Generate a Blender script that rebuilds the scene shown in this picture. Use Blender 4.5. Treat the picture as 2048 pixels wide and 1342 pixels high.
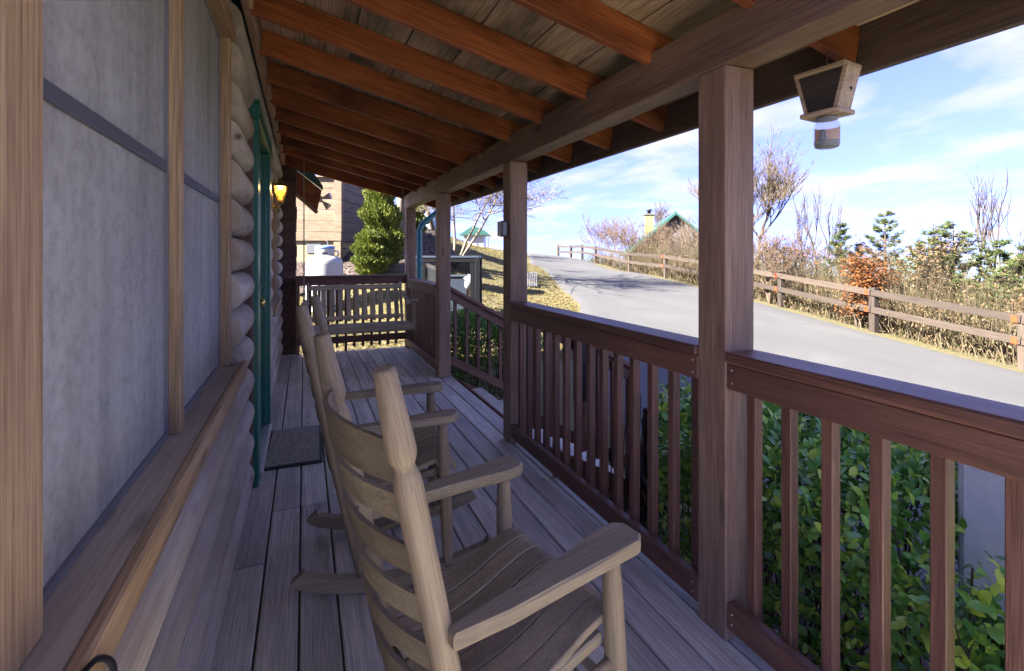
import bpy, math, random
import numpy as np
from mathutils import Vector, Matrix, Quaternion

for o in list(bpy.data.objects): bpy.data.objects.remove(o)
SC = bpy.context.scene
COL = SC.collection
R = math.radians

# ---------------------------------------------------------------- camera, sky, sun, exposure
FPX, YAW, EYE, HOR = 990.0, R(22.8), 1.36, 508.0
cd = bpy.data.cameras.new('camera'); cam = bpy.data.objects.new('camera', cd); COL.objects.link(cam)
cam.location = (0, 0, EYE); cam.rotation_euler = (R(90), 0, -YAW)
cd.sensor_width = 36; cd.lens = FPX / 2048 * 36; cd.shift_y = (HOR - 671) / 2048
cd.clip_start = 0.02; cd.clip_end = 5000
SC.camera = cam

SUN_EL, SUN_AZ = R(33), math.atan2(-0.998, -0.05)          # azimuth from +Y towards +X
world = bpy.data.worlds.new('World'); SC.world = world; world.use_nodes = True
wn, wl = world.node_tree.nodes, world.node_tree.links
wn.clear()
w_out = wn.new('ShaderNodeOutputWorld'); w_bg = wn.new('ShaderNodeBackground')
w_sky = wn.new('ShaderNodeTexSky'); w_sky.sky_type = 'NISHITA'; w_sky.sun_disc = False
w_sky.sun_elevation = SUN_EL; w_sky.sun_rotation = SUN_AZ; w_sky.altitude = 400; w_sky.air_density = 0.8
w_sky.dust_density = 0.0; w_sky.ozone_density = 4.0
w_tc = wn.new('ShaderNodeTexCoord'); w_sep = wn.new('ShaderNodeSeparateXYZ')
w_up = wn.new('ShaderNodeVectorMath'); w_up.operation = 'ADD'; w_up.inputs[1].default_value = (0, 0, 0.22); w_nm = wn.new('ShaderNodeVectorMath'); w_nm.operation = 'NORMALIZE'
wl.new(w_tc.outputs['Generated'], w_up.inputs[0]); wl.new(w_up.outputs[0], w_nm.inputs[0]); wl.new(w_nm.outputs[0], w_sky.inputs['Vector'])
wl.new(w_tc.outputs['Generated'], w_sep.inputs[0])
def wmath(op, a, b=None):
    n = wn.new('ShaderNodeMath'); n.operation = op
    for i, s in enumerate((a, b)):
        if s is None: continue
        if isinstance(s, (int, float)): n.inputs[i].default_value = s
        else: wl.new(s, n.inputs[i])
    return n.outputs[0]
zz = wmath('ADD', wmath('MAXIMUM', w_sep.outputs[2], 0.0), 0.10)
w_cmb = wn.new('ShaderNodeCombineXYZ')
wl.new(wmath('DIVIDE', w_sep.outputs[0], zz), w_cmb.inputs[0]); wl.new(wmath('DIVIDE', w_sep.outputs[1], zz), w_cmb.inputs[1])
w_map = wn.new('ShaderNodeMapping'); w_map.inputs['Scale'].default_value = (0.62, 0.50, 1); w_map.inputs['Rotation'].default_value = (0, 0, R(24))
wl.new(w_cmb.outputs[0], w_map.inputs[0])
w_n1 = wn.new('ShaderNodeTexNoise'); w_n1.inputs['Scale'].default_value = 2.1; w_n1.inputs['Detail'].default_value = 9
w_n1.inputs['Roughness'].default_value = 0.56; w_n1.inputs['Distortion'].default_value = 0.35
wl.new(w_map.outputs[0], w_n1.inputs['Vector'])
w_r = wn.new('ShaderNodeValToRGB'); w_r.color_ramp.elements[0].position = 0.45; w_r.color_ramp.elements[1].position = 0.66
w_r.color_ramp.elements[0].color = (0, 0, 0, 1); w_r.color_ramp.elements[1].color = (0.9, 0.9, 0.9, 1)
wl.new(w_n1.outputs[0], w_r.inputs[0])
w_tint = wn.new('ShaderNodeMix'); w_tint.data_type = 'RGBA'; w_tint.blend_type = 'MULTIPLY'; w_tint.inputs[0].default_value = 1
wl.new(w_sky.outputs[0], w_tint.inputs[6]); w_tint.inputs[7].default_value = (0.172, 0.128, 0.195, 1)
w_mix = wn.new('ShaderNodeMix'); w_mix.data_type = 'RGBA'
wl.new(w_r.outputs[0], w_mix.inputs[0]); wl.new(w_tint.outputs[2], w_mix.inputs[6]); w_mix.inputs[7].default_value = (0.315, 0.31, 0.335, 1)
wl.new(w_mix.outputs[2], w_bg.inputs[0]); w_bg.inputs[1].default_value = 0.15
wl.new(w_bg.outputs[0], w_out.inputs[0])

sd = bpy.data.lights.new('sun', 'SUN'); sun = bpy.data.objects.new('sun', sd); COL.objects.link(sun)
sd.energy = 2.0; sd.angle = R(0.5); sd.color = (1, 0.93, 0.82)
sdir = Vector((math.sin(SUN_AZ) * math.cos(SUN_EL), math.cos(SUN_AZ) * math.cos(SUN_EL), math.sin(SUN_EL)))
sun.rotation_euler = sdir.to_track_quat('Z', 'Y').to_euler(); sun.location = (-20, -5, 30)
SC.view_settings.view_transform = 'Standard'; SC.view_settings.look = 'None'
SC.view_settings.exposure = 4.6; SC.view_settings.gamma = 1
SC.render.engine = 'CYCLES'
SC.cycles.max_bounces = 14; SC.cycles.diffuse_bounces = 9; SC.cycles.glossy_bounces = 6; SC.cycles.transparent_max_bounces = 24

FW = Vector((math.sin(YAW), math.cos(YAW), 0)); RT = Vector((math.cos(YAW), -math.sin(YAW), 0))
def px(u, v, d):
    """photo pixel + depth -> point"""
    return Vector((0, 0, EYE)) + FW * d + RT * ((u - 1024) / FPX * d) + Vector((0, 0, (HOR - v) / FPX * d))

# ---------------------------------------------------------------- helpers
WM = {}
I4 = Matrix.Identity(4)
class MB:
    def __init__(s): s.v = []; s.f = []; s.sm = []
    def add(s, vs, fs, smooth=False):
        b = len(s.v); s.v += [tuple(p) for p in vs]; s.f += [tuple(i + b for i in f) for f in fs]; s.sm += [smooth] * len(fs); return s
    def box(s, x0, x1, y0, y1, z0, z1):
        return s.add([(x, y, z) for x in (x0, x1) for y in (y0, y1) for z in (z0, z1)],
                     [(0, 1, 3, 2), (4, 6, 7, 5), (0, 4, 5, 1), (2, 3, 7, 6), (0, 2, 6, 4), (1, 5, 7, 3)])
    def cbox(s, x0, x1, y0, y1, z0, z1, c=0.004, M=None):
        """chamfered box"""
        c = min(c, (x1 - x0) * .4, (y1 - y0) * .4, (z1 - z0) * .4)
        X, Y, Z = (x0, x1), (y0, y1), (z0, z1); vs = []; idx = {}
        for i in (0, 1):
            for j in (0, 1):
                for k in (0, 1):
                    for a in range(3):
                        p = [X[i] + (c if i == 0 else -c), Y[j] + (c if j == 0 else -c), Z[k] + (c if k == 0 else -c)]
                        p[a] = (X, Y, Z)[a][(i, j, k)[a]]
                        idx[(i, j, k, a)] = len(vs); vs.append(Vector(p))
        fs = []
        for a in range(3):
            b, e = (a + 1) % 3, (a + 2) % 3
            for h in (0, 1):
                def key(p, q, a=a, b=b, e=e, h=h):
                    t = [0, 0, 0]; t[a] = h; t[b] = p; t[e] = q; return idx[(t[0], t[1], t[2], a)]
                f = [key(0, 0), key(1, 0), key(1, 1), key(0, 1)]
                fs.append(f if h else f[::-1])
            for p in (0, 1):
                for q in (0, 1):
                    def ed(h, ax, a=a, b=b, e=e, p=p, q=q):
                        t = [0, 0, 0]; t[a] = h; t[b] = p; t[e] = q; return idx[(t[0], t[1], t[2], ax)]
                    f = [ed(0, b), ed(1, b), ed(1, e), ed(0, e)]
                    fs.append(f if (p + q) % 2 else f[::-1])
        for i in (0, 1):
            for j in (0, 1):
                for k in (0, 1):
                    f = [idx[(i, j, k, 0)], idx[(i, j, k, 1)], idx[(i, j, k, 2)]]
                    fs.append(f if (i + j + k) % 2 else f[::-1])
        if M is not None: vs = [M @ v for v in vs]
        return s.add(vs, fs)
    def tube(s, pts, rad, n=8, cap=True, smooth=True):
        pts = [Vector(p) for p in pts]
        if not isinstance(rad, (list, tuple)): rad = [rad] * len(pts)
        vs = []; fs = []; prev = None
        for i, p in enumerate(pts):
            t = (pts[min(i + 1, len(pts) - 1)] - pts[max(i - 1, 0)])
            if t.length < 1e-9: t = Vector((0, 0, 1))
            t.normalize()
            if prev is None: a = t.orthogonal().normalized()
            else:
                a = prev - t * prev.dot(t)
                a = a.normalized() if a.length > 1e-6 else t.orthogonal().normalized()
            prev = a; b = t.cross(a)
            for k in range(n):
                an = 2 * math.pi * k / n; vs.append(p + (a * math.cos(an) + b * math.sin(an)) * rad[i])
        for i in range(len(pts) - 1):
            for k in range(n):
                fs.append((i * n + k, i * n + (k + 1) % n, (i + 1) * n + (k + 1) % n, (i + 1) * n + k))
        s.add(vs, fs, smooth)
        if cap:
            b = len(s.v) - len(vs)
            s.f.append(tuple(b + k for k in range(n))[::-1]); s.f.append(tuple(b + (len(pts) - 1) * n + k for k in range(n))); s.sm += [False, False]
        return s
    def lathe(s, prof, n=24, smooth=True, M=None, sides=None):
        """prof: list of (r, z)"""
        n = sides or n; vs = []; fs = []
        for r, z in prof:
            for k in range(n):
                a = 2 * math.pi * (k + .5) / n; vs.append(Vector((r * math.cos(a), r * math.sin(a), z)))
        for i in range(len(prof) - 1):
            for k in range(n): fs.append((i * n + k, i * n + (k + 1) % n, (i + 1) * n + (k + 1) % n, (i + 1) * n + k))
        fs.append(tuple(range(n))[::-1]); fs.append(tuple((len(prof) - 1) * n + k for k in range(n)))
        if M is not None: vs = [M @ v for v in vs]
        return s.add(vs, fs, smooth)
    def prism(s, poly, axis, a0, a1, M=None):
        """extrude 2-D polygon (CCW) along axis"""
        def mk(p, a):
            if axis == 'y': return Vector((p[0], a, p[1]))
            if axis == 'x': return Vector((a, p[0], p[1]))
            return Vector((p[0], p[1], a))
        n = len(poly); vs = [mk(p, a0) for p in poly] + [mk(p, a1) for p in poly]
        fs = [tuple(range(n))[::-1], tuple(range(n, 2 * n))] + [(i, (i + 1) % n, n + (i + 1) % n, n + i) for i in range(n)]
        if axis == 'y': fs = [f[::-1] for f in fs]
        if M is not None: vs = [M @ v for v in vs]
        return s.add(vs, fs)
    def mesh(s, name, mat):
        m = bpy.data.meshes.new(name); m.from_pydata(s.v, [], s.f)
        if any(s.sm): m.polygons.foreach_set('use_smooth', s.sm)
        if mat: m.materials.append(mat)
        m.update(); return m
def put(name, mesh, parent=None, M=I4, local=False):
    """link a mesh object; M is its world matrix (or relative to the parent when local)"""
    o = bpy.data.objects.new(name, mesh); COL.objects.link(o)
    if parent is not None:
        o.parent = parent
        if local: o.matrix_local = M; WM[o] = WM[parent] @ M
        else: o.matrix_local = WM[parent].inverted() @ M; WM[o] = M.copy()
    else: o.matrix_world = M; WM[o] = M.copy()
    return o
def build(mb, name, mat, parent=None, M=I4, local=False): return put(name, mb.mesh(name, mat), parent, M, local)
def tag(o, label, cat, group=None):
    o['label'] = label; o['category'] = cat
    if group: o['group'] = group
    return o
def thing(name, label, cat, loc=(0, 0, 0), rz=0.0, group=None):
    o = bpy.data.objects.new(name, None); COL.objects.link(o); o.empty_display_size = 0.1
    M = Matrix.Translation(Vector(loc)) @ Matrix.Rotation(rz, 4, 'Z'); o.matrix_world = M; WM[o] = M
    return tag(o, label, cat, group)
def smooth_path(P, k=5):
    P = [Vector(p) for p in P]; o = []
    for i in range(len(P) - 1):
        a, b_, c, d = P[max(i - 1, 0)], P[i], P[i + 1], P[min(i + 2, len(P) - 1)]
        for j in range(k):
            t = j / k; o.append(.5 * ((2 * b_) + (c - a) * t + (2 * a - 5 * b_ + 4 * c - d) * t * t + (3 * b_ - a - 3 * c + d) * t ** 3))
    return o + [P[-1]]
_cache = {}
def board(name, p0, p1, w, h, mat, parent, up=(0, 0, 1), c=0.004, local=False):
    """a board with its long axis on local X from p0 to p1 (centre line); w across, h along up"""
    p0, p1 = Vector(p0), Vector(p1); L = (p1 - p0).length
    x = (p1 - p0).normalized(); u = Vector(up); z = (u - x * u.dot(x)).normalized(); y = z.cross(x)
    M = Matrix((x, y, z)).transposed().to_4x4(); M.translation = (p0 + p1) / 2
    k = (round(L, 4), round(w, 4), round(h, 4), mat.name, c)
    if k not in _cache: _cache[k] = MB().cbox(-L / 2, L / 2, -w / 2, w / 2, -h / 2, h / 2, c).mesh(name, mat)
    return put(name, _cache[k], parent, M, local)

# ---------------------------------------------------------------- materials
def newmat(name):
    m = bpy.data.materials.new(name); m.use_nodes = True
    n = m.node_tree.nodes; b = n['Principled BSDF']; return m, n, m.node_tree.links, b
def mixc(n, l, fac, a, b, mode='MIX'):
    x = n.new('ShaderNodeMix'); x.data_type = 'RGBA'; x.blend_type = mode
    for s, i in ((fac, 0), (a, 6), (b, 7)):
        if isinstance(s, (int, float)): x.inputs[i].default_value = s
        elif isinstance(s, tuple): x.inputs[i].default_value = (*s, 1) if len(s) == 3 else s
        else: l.new(s, x.inputs[i])
    return x.outputs[2]
def ramp(n, l, src, p0, p1, c0=(0, 0, 0), c1=(1, 1, 1)):
    r = n.new('ShaderNodeValToRGB'); e = r.color_ramp.elements; e[0].position = p0; e[1].position = p1
    e[0].color = (*c0, 1); e[1].color = (*c1, 1); l.new(src, r.inputs[0]); return r.outputs[0]
def noise(n, l, vec, scale, detail=4, rough=.55, dist=0):
    t = n.new('ShaderNodeTexNoise'); t.inputs['Scale'].default_value = scale; t.inputs['Detail'].default_value = detail
    t.inputs['Roughness'].default_value = rough; t.inputs['Distortion'].default_value = dist
    if vec is not None: l.new(vec, t.inputs['Vector'])
    return t.outputs[0]
def mapping(n, l, vec, scale):
    m = n.new('ShaderNodeMapping'); m.inputs['Scale'].default_value = scale; l.new(vec, m.inputs[0]); return m.outputs[0]
def bump(n, l, b, h, strength=.3, dist=.01):
    x = n.new('ShaderNodeBump'); x.inputs['Strength'].default_value = strength; x.inputs['Distance'].default_value = dist
    l.new(h, x.inputs['Height']); l.new(x.outputs[0], b.inputs['Normal'])
def wood(name, c1, c2, rough=.72, knots=0.5, axis=0, bmp=.35, patch=None, patch_amt=.5, specks=False, grain=22, vary=.3, spec=.35, dist=.5, con=1.0):
    """sawn timber: grain along the local axis, knots, each board its own tone"""
    m, n, l, b = newmat(name)
    tc = n.new('ShaderNodeTexCoord'); oi = n.new('ShaderNodeObjectInfo')
    sc = n.new('ShaderNodeVectorMath'); sc.operation = 'SCALE'; sc.inputs[0].default_value = (37, 19, 53); l.new(oi.outputs['Random'], sc.inputs['Scale'])
    ad = n.new('ShaderNodeVectorMath'); ad.operation = 'ADD'; l.new(tc.outputs['Object'], ad.inputs[0]); l.new(sc.outputs[0], ad.inputs[1])
    v = ad.outputs[0]
    def st(a, o):
        s = [o, o, o]; s[axis] = a; return tuple(s)
    g = noise(n, l, mapping(n, l, v, st(1.1, grain)), 1.0, 7, .62, dist)
    fine = noise(n, l, mapping(n, l, v, st(5, grain * 9)), 1.0, 3, .6)
    big = noise(n, l, mapping(n, l, v, st(1.3, 3.5)), 1.0, 3)
    col = mixc(n, l, ramp(n, l, g, .5 - .14 / con, .5 + .14 / con), tuple(x * .82 for x in c1), c2)
    col = mixc(n, l, .45 * con, col, mixc(n, l, ramp(n, l, fine, .35, .65), tuple(x * .45 for x in c1), tuple(min(1, x * 1.3) for x in c2)))
    if patch: 
        pf = ramp(n, l, big, .42, .66); mm = n.new('ShaderNodeMath'); mm.operation = 'MULTIPLY'; l.new(pf, mm.inputs[0]); mm.inputs[1].default_value = patch_amt
        col = mixc(n, l, mm.outputs[0], col, patch)
    if knots:
        vo = n.new('ShaderNodeTexVoronoi'); vo.inputs['Scale'].default_value = 1.0
        l.new(mapping(n, l, v, st(2.1, 7.5)), vo.inputs['Vector'])
        kf = ramp(n, l, vo.outputs['Distance'], .05, .17, (knots, knots, knots), (0, 0, 0))
        col = mixc(n, l, kf, col, tuple(x * .28 for x in c1))
    if specks:
        vo2 = n.new('ShaderNodeTexVoronoi'); vo2.inputs['Scale'].default_value = 9.0; l.new(v, vo2.inputs['Vector'])
        sf = ramp(n, l, vo2.outputs['Distance'], .025, .04, (.6, .6, .6), (0, 0, 0)); col = mixc(n, l, sf, col, (.5, .5, .48))
    hv = n.new('ShaderNodeHueSaturation'); l.new(col, hv.inputs['Color'])
    mr = n.new('ShaderNodeMapRange'); mr.inputs[3].default_value = 1 - vary; mr.inputs[4].default_value = 1 + vary; l.new(oi.outputs['Random'], mr.inputs[0]); l.new(mr.outputs[0], hv.inputs['Value'])
    l.new(hv.outputs[0], b.inputs['Base Color'])
    rr = n.new('ShaderNodeMapRange'); rr.inputs[3].default_value = rough - .13; rr.inputs[4].default_value = min(1, rough + .15); l.new(big, rr.inputs[0]); l.new(rr.outputs[0], b.inputs['Roughness'])
    b.inputs['Specular IOR Level'].default_value = spec
    hh = n.new('ShaderNodeMath'); hh.operation = 'ADD'; l.new(g, hh.inputs[0]); l.new(fine, hh.inputs[1])
    bump(n, l, b, hh.outputs[0], bmp, .004)
    return m
def plain(name, c, rough=.5, metal=0, var=.15, scale=8, bmp=0., spec=.5, coat=0):
    m, n, l, b = newmat(name); tc = n.new('ShaderNodeTexCoord')
    f = noise(n, l, tc.outputs['Object'], scale, 6, .6)
    l.new(mixc(n, l, f, tuple(x * (1 - var) for x in c), tuple(min(1, x * (1 + var)) for x in c)), b.inputs['Base Color'])
    b.inputs['Roughness'].default_value = rough; b.inputs['Metallic'].default_value = metal; b.inputs['Specular IOR Level'].default_value = spec
    b.inputs['Coat Weight'].default_value = coat
    if bmp: bump(n, l, b, noise(n, l, tc.outputs['Object'], scale * 8, 4), bmp, .003)
    return m
def leafmat(name, cols, rough=.5, trans=.25, spec=.4):
    """each leaf (mesh island or object) takes its own colour"""
    m, n, l, b = newmat(name); g = n.new('ShaderNodeNewGeometry'); oi = n.new('ShaderNodeObjectInfo')
    a = n.new('ShaderNodeMath'); a.operation = 'ADD'; l.new(g.outputs['Random Per Island'], a.inputs[0]); l.new(oi.outputs['Random'], a.inputs[1])
    fr = n.new('ShaderNodeMath'); fr.operation = 'FRACT'; l.new(a.outputs[0], fr.inputs[0])
    r = n.new('ShaderNodeValToRGB'); e = r.color_ramp.elements
    while len(e) < len(cols): e.new(.5)
    for i, c in enumerate(cols): e[i].position = i / (len(cols) - 1); e[i].color = (*c, 1)
    l.new(fr.outputs[0], r.inputs[0]); l.new(r.outputs[0], b.inputs['Base Color'])
    b.inputs['Roughness'].default_value = rough; b.inputs['Specular IOR Level'].default_value = spec
    if trans:
        t = n.new('ShaderNodeBsdfTranslucent'); l.new(r.outputs[0], t.inputs[0]); mx = n.new('ShaderNodeMixShader'); mx.inputs[0].default_value = trans
        l.new(b.outputs[0], mx.inputs[1]); l.new(t.outputs[0], mx.inputs[2]); l.new(mx.outputs[0], n['Material Output'].inputs[0])
    return m
M_deck = wood('deck_boards', (0.447, 0.416, 0.354), (0.671, 0.627, 0.534), .62, .35, bmp=.5, patch=(0.298, 0.280, 0.242), patch_amt=.55, specks=True, grain=26, vary=.16)
M_log = wood('log_siding', (0.341, 0.285, 0.217), (0.559, 0.492, 0.399), .6, .95, axis=0, bmp=.25, patch=(0.207, 0.155, 0.108), patch_amt=.6, grain=16, con=.45, vary=.12)
M_logend = wood('log_ends', (.075, .045, .038), (.13, .08, .065), .7, .5, axis=1, bmp=.3, vary=.2)
M_rail = wood('rail_timber', (0.108, 0.044, 0.026), (0.197, 0.092, 0.056), .5, .45, bmp=.35, patch=(0.133, 0.064, 0.042), patch_amt=.5, vary=.18, spec=.5)
M_post = wood('post_timber', (0.215, 0.129, 0.081), (0.350, 0.226, 0.150), .58, .7, bmp=.35, patch=(0.112, 0.062, 0.053), patch_amt=.45, vary=.12)
M_beam = wood('beam_timber', (0.182, 0.107, 0.068), (0.290, 0.185, 0.126), .6, .6, bmp=.35, patch=(0.082, 0.046, 0.040), patch_amt=.4, vary=.1)
M_raft = wood('rafter_timber', (0.253, 0.068, 0.023), (0.435, 0.139, 0.048), .6, .7, bmp=.3, patch=(0.059, 0.016, 0.008), patch_amt=.85, vary=.2)
M_ceil = wood('ceiling_plank', (0.307, 0.216, 0.139), (0.553, 0.420, 0.287), .75, .5, bmp=.5, patch=(0.061, 0.046, 0.030), patch_amt=.8, vary=.25, grain=14)
M_fascia = wood('fascia_timber', (0.089, 0.058, 0.050), (0.142, 0.095, 0.084), .6, .4, vary=.1)
M_chair = wood('chair_wood', (0.206, 0.164, 0.099), (0.378, 0.315, 0.202), .58, .15, bmp=.12, dist=.1, patch=(0.120, 0.090, 0.065), patch_amt=.5, con=.6, grain=30, vary=.12)
M_chairz = wood('chair_turned_wood', (0.216, 0.165, 0.099), (0.355, 0.283, 0.177), .55, .15, axis=2, bmp=.12, dist=.1, patch=(0.123, 0.088, 0.061), patch_amt=.5, con=.6, grain=26, vary=.1)
M_chairy = wood('chair_slat_shaded_wood', (0.158, 0.123, 0.074), (0.290, 0.238, 0.150), .58, .1, axis=1, bmp=.12, dist=.1, patch=(0.079, 0.058, 0.039), patch_amt=.5, con=.6, grain=30, vary=.12)  # darker than the other chair wood: shade of the wall side painted in
M_swing = wood('swing_wood', (0.350, 0.284, 0.188), (0.585, 0.504, 0.350), .65, .2, vary=.15)
M_trim = wood('window_trim', (0.279, 0.181, 0.092), (0.454, 0.320, 0.181), .55, .7, vary=.12, patch=(0.248, 0.139, 0.076), patch_amt=.4)
M_ledger = wood('ledger_timber', (0.310, 0.178, 0.098), (0.483, 0.310, 0.190), .6, .5)
M_fence = wood('fence_timber', (0.034, 0.024, 0.018), (0.059, 0.044, 0.034), .8, .2, vary=.3)
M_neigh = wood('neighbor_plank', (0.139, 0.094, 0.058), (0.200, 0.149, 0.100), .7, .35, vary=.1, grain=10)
M_neighshade = wood('neighbor_shaded_plank', (0.072, 0.057, 0.057), (0.120, 0.099, 0.099), .7, .3, vary=.15, grain=10)  # plank copy for the wall turned from the sun, shade in its colour
M_trapw = wood('trap_wood', (.36, .25, .16), (.54, .41, .29), .65, .6, vary=.15)
M_trapshade = wood('trap_shaded_wood', (.035, .026, .024), (.075, .055, .048), .7, .2)  # backlit shade of the trap's broad faces, put into the wood colour
M_green = plain('green_paint', (.012, .125, .085), .35, 0, .12, 5)
M_teal = plain('teal_gutter', (0.025, 0.182, 0.203), .4, 0, .1, 6)
M_brass = plain('brass', (.75, .53, .18), .25, 1, .1)
M_alum = plain('aluminium', (.62, .62, .62), .35, .8, .1, 20)
M_white = plain('white_paint', (0.309, 0.309, 0.316), .38, 0, .05, 3)
M_blue = plain('blue_cover', (0.112, 0.196, 0.406), .45, 0, .2, 4)
M_black = plain('black_plastic', (0.005, 0.005, 0.006), .38, 0, .3, 4)
M_bin = plain('bin_plastic', (0.025, 0.034, 0.052), .45, 0, .2, 5)
M_bag = plain('plastic_bag', (0.350, 0.360, 0.390), .35, 0, .1, 12, .6)
M_chain = plain('chain_steel', (.32, .29, .25), .45, .85, .3, 40)
M_grey = plain('grey_cabinet', (0.675, 0.675, 0.720), .55, 0, .15, 30, .3)
M_dark = plain('dark_metal', (.03, .028, .026), .5, .3, .3, 20)
M_lampm = plain('lantern_brass', (.30, .22, .09), .4, .8, .3, 20)
M_beige = plain('beige_plastic', (.62, .57, .48), .5, 0, .15, 10)
M_rubber = plain('mat_rubber', (.02, .02, .022), .7, 0, .3, 10)
M_reflect = plain('orange_reflector', (0.476, 0.042, 0.014), .3, 0, .1, 10)
M_stucco = plain('stucco', (0.202, 0.173, 0.106), .9, 0, .15, 4, .4)
M_steel = plain('roof_metal', (0.030, 0.096, 0.078), .4, .2, .15, 2)
M_bark = plain('bark_grey', (0.083, 0.060, 0.036), .9, 0, .3, 12, .5)
M_barkd = plain('bark_dark', (0.052, 0.036, 0.025), .9, 0, .35, 12, .5)
M_barkp = plain('bark_pale', (0.125, 0.102, 0.076), .85, 0, .25, 9, .4)
M_twig = plain('twig_brown', (0.081, 0.053, 0.035), .9, 0, .3, 9)
M_yellow = plain('chimney_yellow', (0.275, 0.220, 0.066), .8, 0, .15, 3)
M_wallg = plain('grey_wall', (0.084, 0.078, 0.075), .9, 0, .2, 3)
M_orange = plain('orange_plastic', (.75, .20, .04), .5)
M_frame = plain('window_frame_grey', (0.198, 0.204, 0.220), .4, .3, .1, 10)
M_sash = plain('sash_dark', (.08, .085, .10), .5, 0, .1, 10)
M_hedge = leafmat('hedge_leaf', [(0.061, 0.156, 0.026), (0.101, 0.255, 0.043), (0.169, 0.369, 0.054), (0.304, 0.510, 0.065), (0.675, 0.765, 0.097)], .32, .25, .55)
M_hedge2 = leafmat('hedge_leaf_small', [(0.052, 0.133, 0.021), (0.101, 0.243, 0.035), (0.157, 0.340, 0.045), (0.287, 0.462, 0.062)], .4, .25, .5)
M_arb = leafmat('arborvitae_leaf', [(0.049, 0.081, 0.015), (0.089, 0.121, 0.018), (0.138, 0.162, 0.024), (0.178, 0.186, 0.041)], .6, .2, .3)
M_pine = leafmat('pine_needle', [(0.034, 0.052, 0.021), (0.051, 0.078, 0.023), (0.085, 0.111, 0.032), (0.127, 0.130, 0.058)], .6, .15, .3)
M_rust = leafmat('rust_leaf', [(0.120, 0.039, 0.013), (0.192, 0.069, 0.021), (0.240, 0.102, 0.036), (0.168, 0.090, 0.048)], .7, .3, .2)
M_tan = leafmat('tan_leaf', [(0.096, 0.062, 0.034), (0.140, 0.100, 0.058), (0.168, 0.128, 0.076), (0.120, 0.076, 0.040)], .75, .3, .2)
M_weed = leafmat('weed_stalk', [(0.088, 0.068, 0.041), (0.122, 0.095, 0.056), (0.152, 0.129, 0.082), (0.068, 0.052, 0.034), (0.085, 0.081, 0.031)], .85, .2, .2)
M_litter = leafmat('leaf_litter', [(0.102, 0.055, 0.025), (0.170, 0.111, 0.051), (0.221, 0.170, 0.093), (0.128, 0.081, 0.043)], .8, .1, .2)
M_grass = leafmat('grass_blade', [(0.090, 0.082, 0.020), (0.155, 0.127, 0.037), (0.196, 0.155, 0.053), (0.082, 0.098, 0.020)], .8, .3, .2)
M_mulchb = leafmat('mulch_chip', [(0.050, 0.036, 0.028), (0.088, 0.066, 0.052), (0.132, 0.105, 0.085), (0.033, 0.025, 0.022)], .9, 0, .2)
# asphalt, ground, mat, screen, glass
m, n, l, b = newmat('asphalt'); M_road = m; tc = n.new('ShaderNodeTexCoord')
big = noise(n, l, mapping(n, l, tc.outputs['Object'], (.25, .09, 1)), 1.0, 5, .6); sm = noise(n, l, tc.outputs['Object'], 90, 3, .7)
c = mixc(n, l, ramp(n, l, big, .38, .62), (.054, .055, .057), (.094, .093, .091)); c = mixc(n, l, ramp(n, l, noise(n, l, tc.outputs['Object'], 1.1, 6, .65, .8), .42, .62, (0, 0, 0), (.5, .5, .5)), c, (.058, .058, .060)); c = mixc(n, l, ramp(n, l, sm, .3, .75), mixc(n, l, .6, c, (.045, .045, .047)), c)
vo = n.new('ShaderNodeTexVoronoi'); vo.feature = 'DISTANCE_TO_EDGE'; vo.inputs['Scale'].default_value = .16
nz = n.new('ShaderNodeTexNoise'); nz.inputs['Scale'].default_value = .8; l.new(tc.outputs['Object'], nz.inputs['Vector'])
va = n.new('ShaderNodeVectorMath'); va.operation = 'ADD'; l.new(tc.outputs['Object'], va.inputs[0]); l.new(nz.outputs['Color'], va.inputs[1]); l.new(va.outputs[0], vo.inputs['Vector'])
c = mixc(n, l, ramp(n, l, vo.outputs['Distance'], .004, .012, (.22, .22, .22), (0, 0, 0)), c, (.06, .06, .062))
l.new(c, b.inputs['Base Color']); b.inputs['Roughness'].default_value = .88; bump(n, l, b, sm, .35, .006)
m, n, l, b = newmat('ground_soil_and_grass'); M_ground = m; tc = n.new('ShaderNodeTexCoord')
a1 = noise(n, l, tc.outputs['Object'], .35, 6, .6); a2 = noise(n, l, tc.outputs['Object'], 7, 6, .7); a3 = noise(n, l, tc.outputs['Object'], 40, 4, .7)
c = mixc(n, l, ramp(n, l, a1, .35, .65), (.15, .12, .028), (.13, .10, .048)); c = mixc(n, l, ramp(n, l, a2, .4, .7), c, (.07, .08, .022)); c = mixc(n, l, ramp(n, l, a3, .35, .7), mixc(n, l, .5, c, (.06, .05, .025)), c)
l.new(c, b.inputs['Base Color']); b.inputs['Roughness'].default_value = .95; bump(n, l, b, a3, .8, .03)
m, n, l, b = newmat('mulch'); M_mulch = m; tc = n.new('ShaderNodeTexCoord')
a2 = noise(n, l, tc.outputs['Object'], 9, 6, .7); a3 = noise(n, l, tc.outputs['Object'], 55, 4, .7)
c = mixc(n, l, ramp(n, l, a2, .3, .7), (.085, .06, .05), (.17, .125, .10)); c = mixc(n, l, ramp(n, l, a3, .35, .65), (.04, .032, .03), c)
l.new(c, b.inputs['Base Color']); b.inputs['Roughness'].default_value = .95; bump(n, l, b, a3, 1, .03)
m, n, l, b = newmat('coir_mat'); M_coir = m; tc = n.new('ShaderNodeTexCoord')
a2 = noise(n, l, tc.outputs['Object'], 26, 5, .7, 2.0); a3 = noise(n, l, tc.outputs['Object'], 300, 2, .7)
c = mixc(n, l, ramp(n, l, a2, .44, .56), (.16, .135, .10), (.46, .40, .31)); c = mixc(n, l, .5, c, mixc(n, l, a3, (.06, .05, .04), (.62, .56, .44)))
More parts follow.
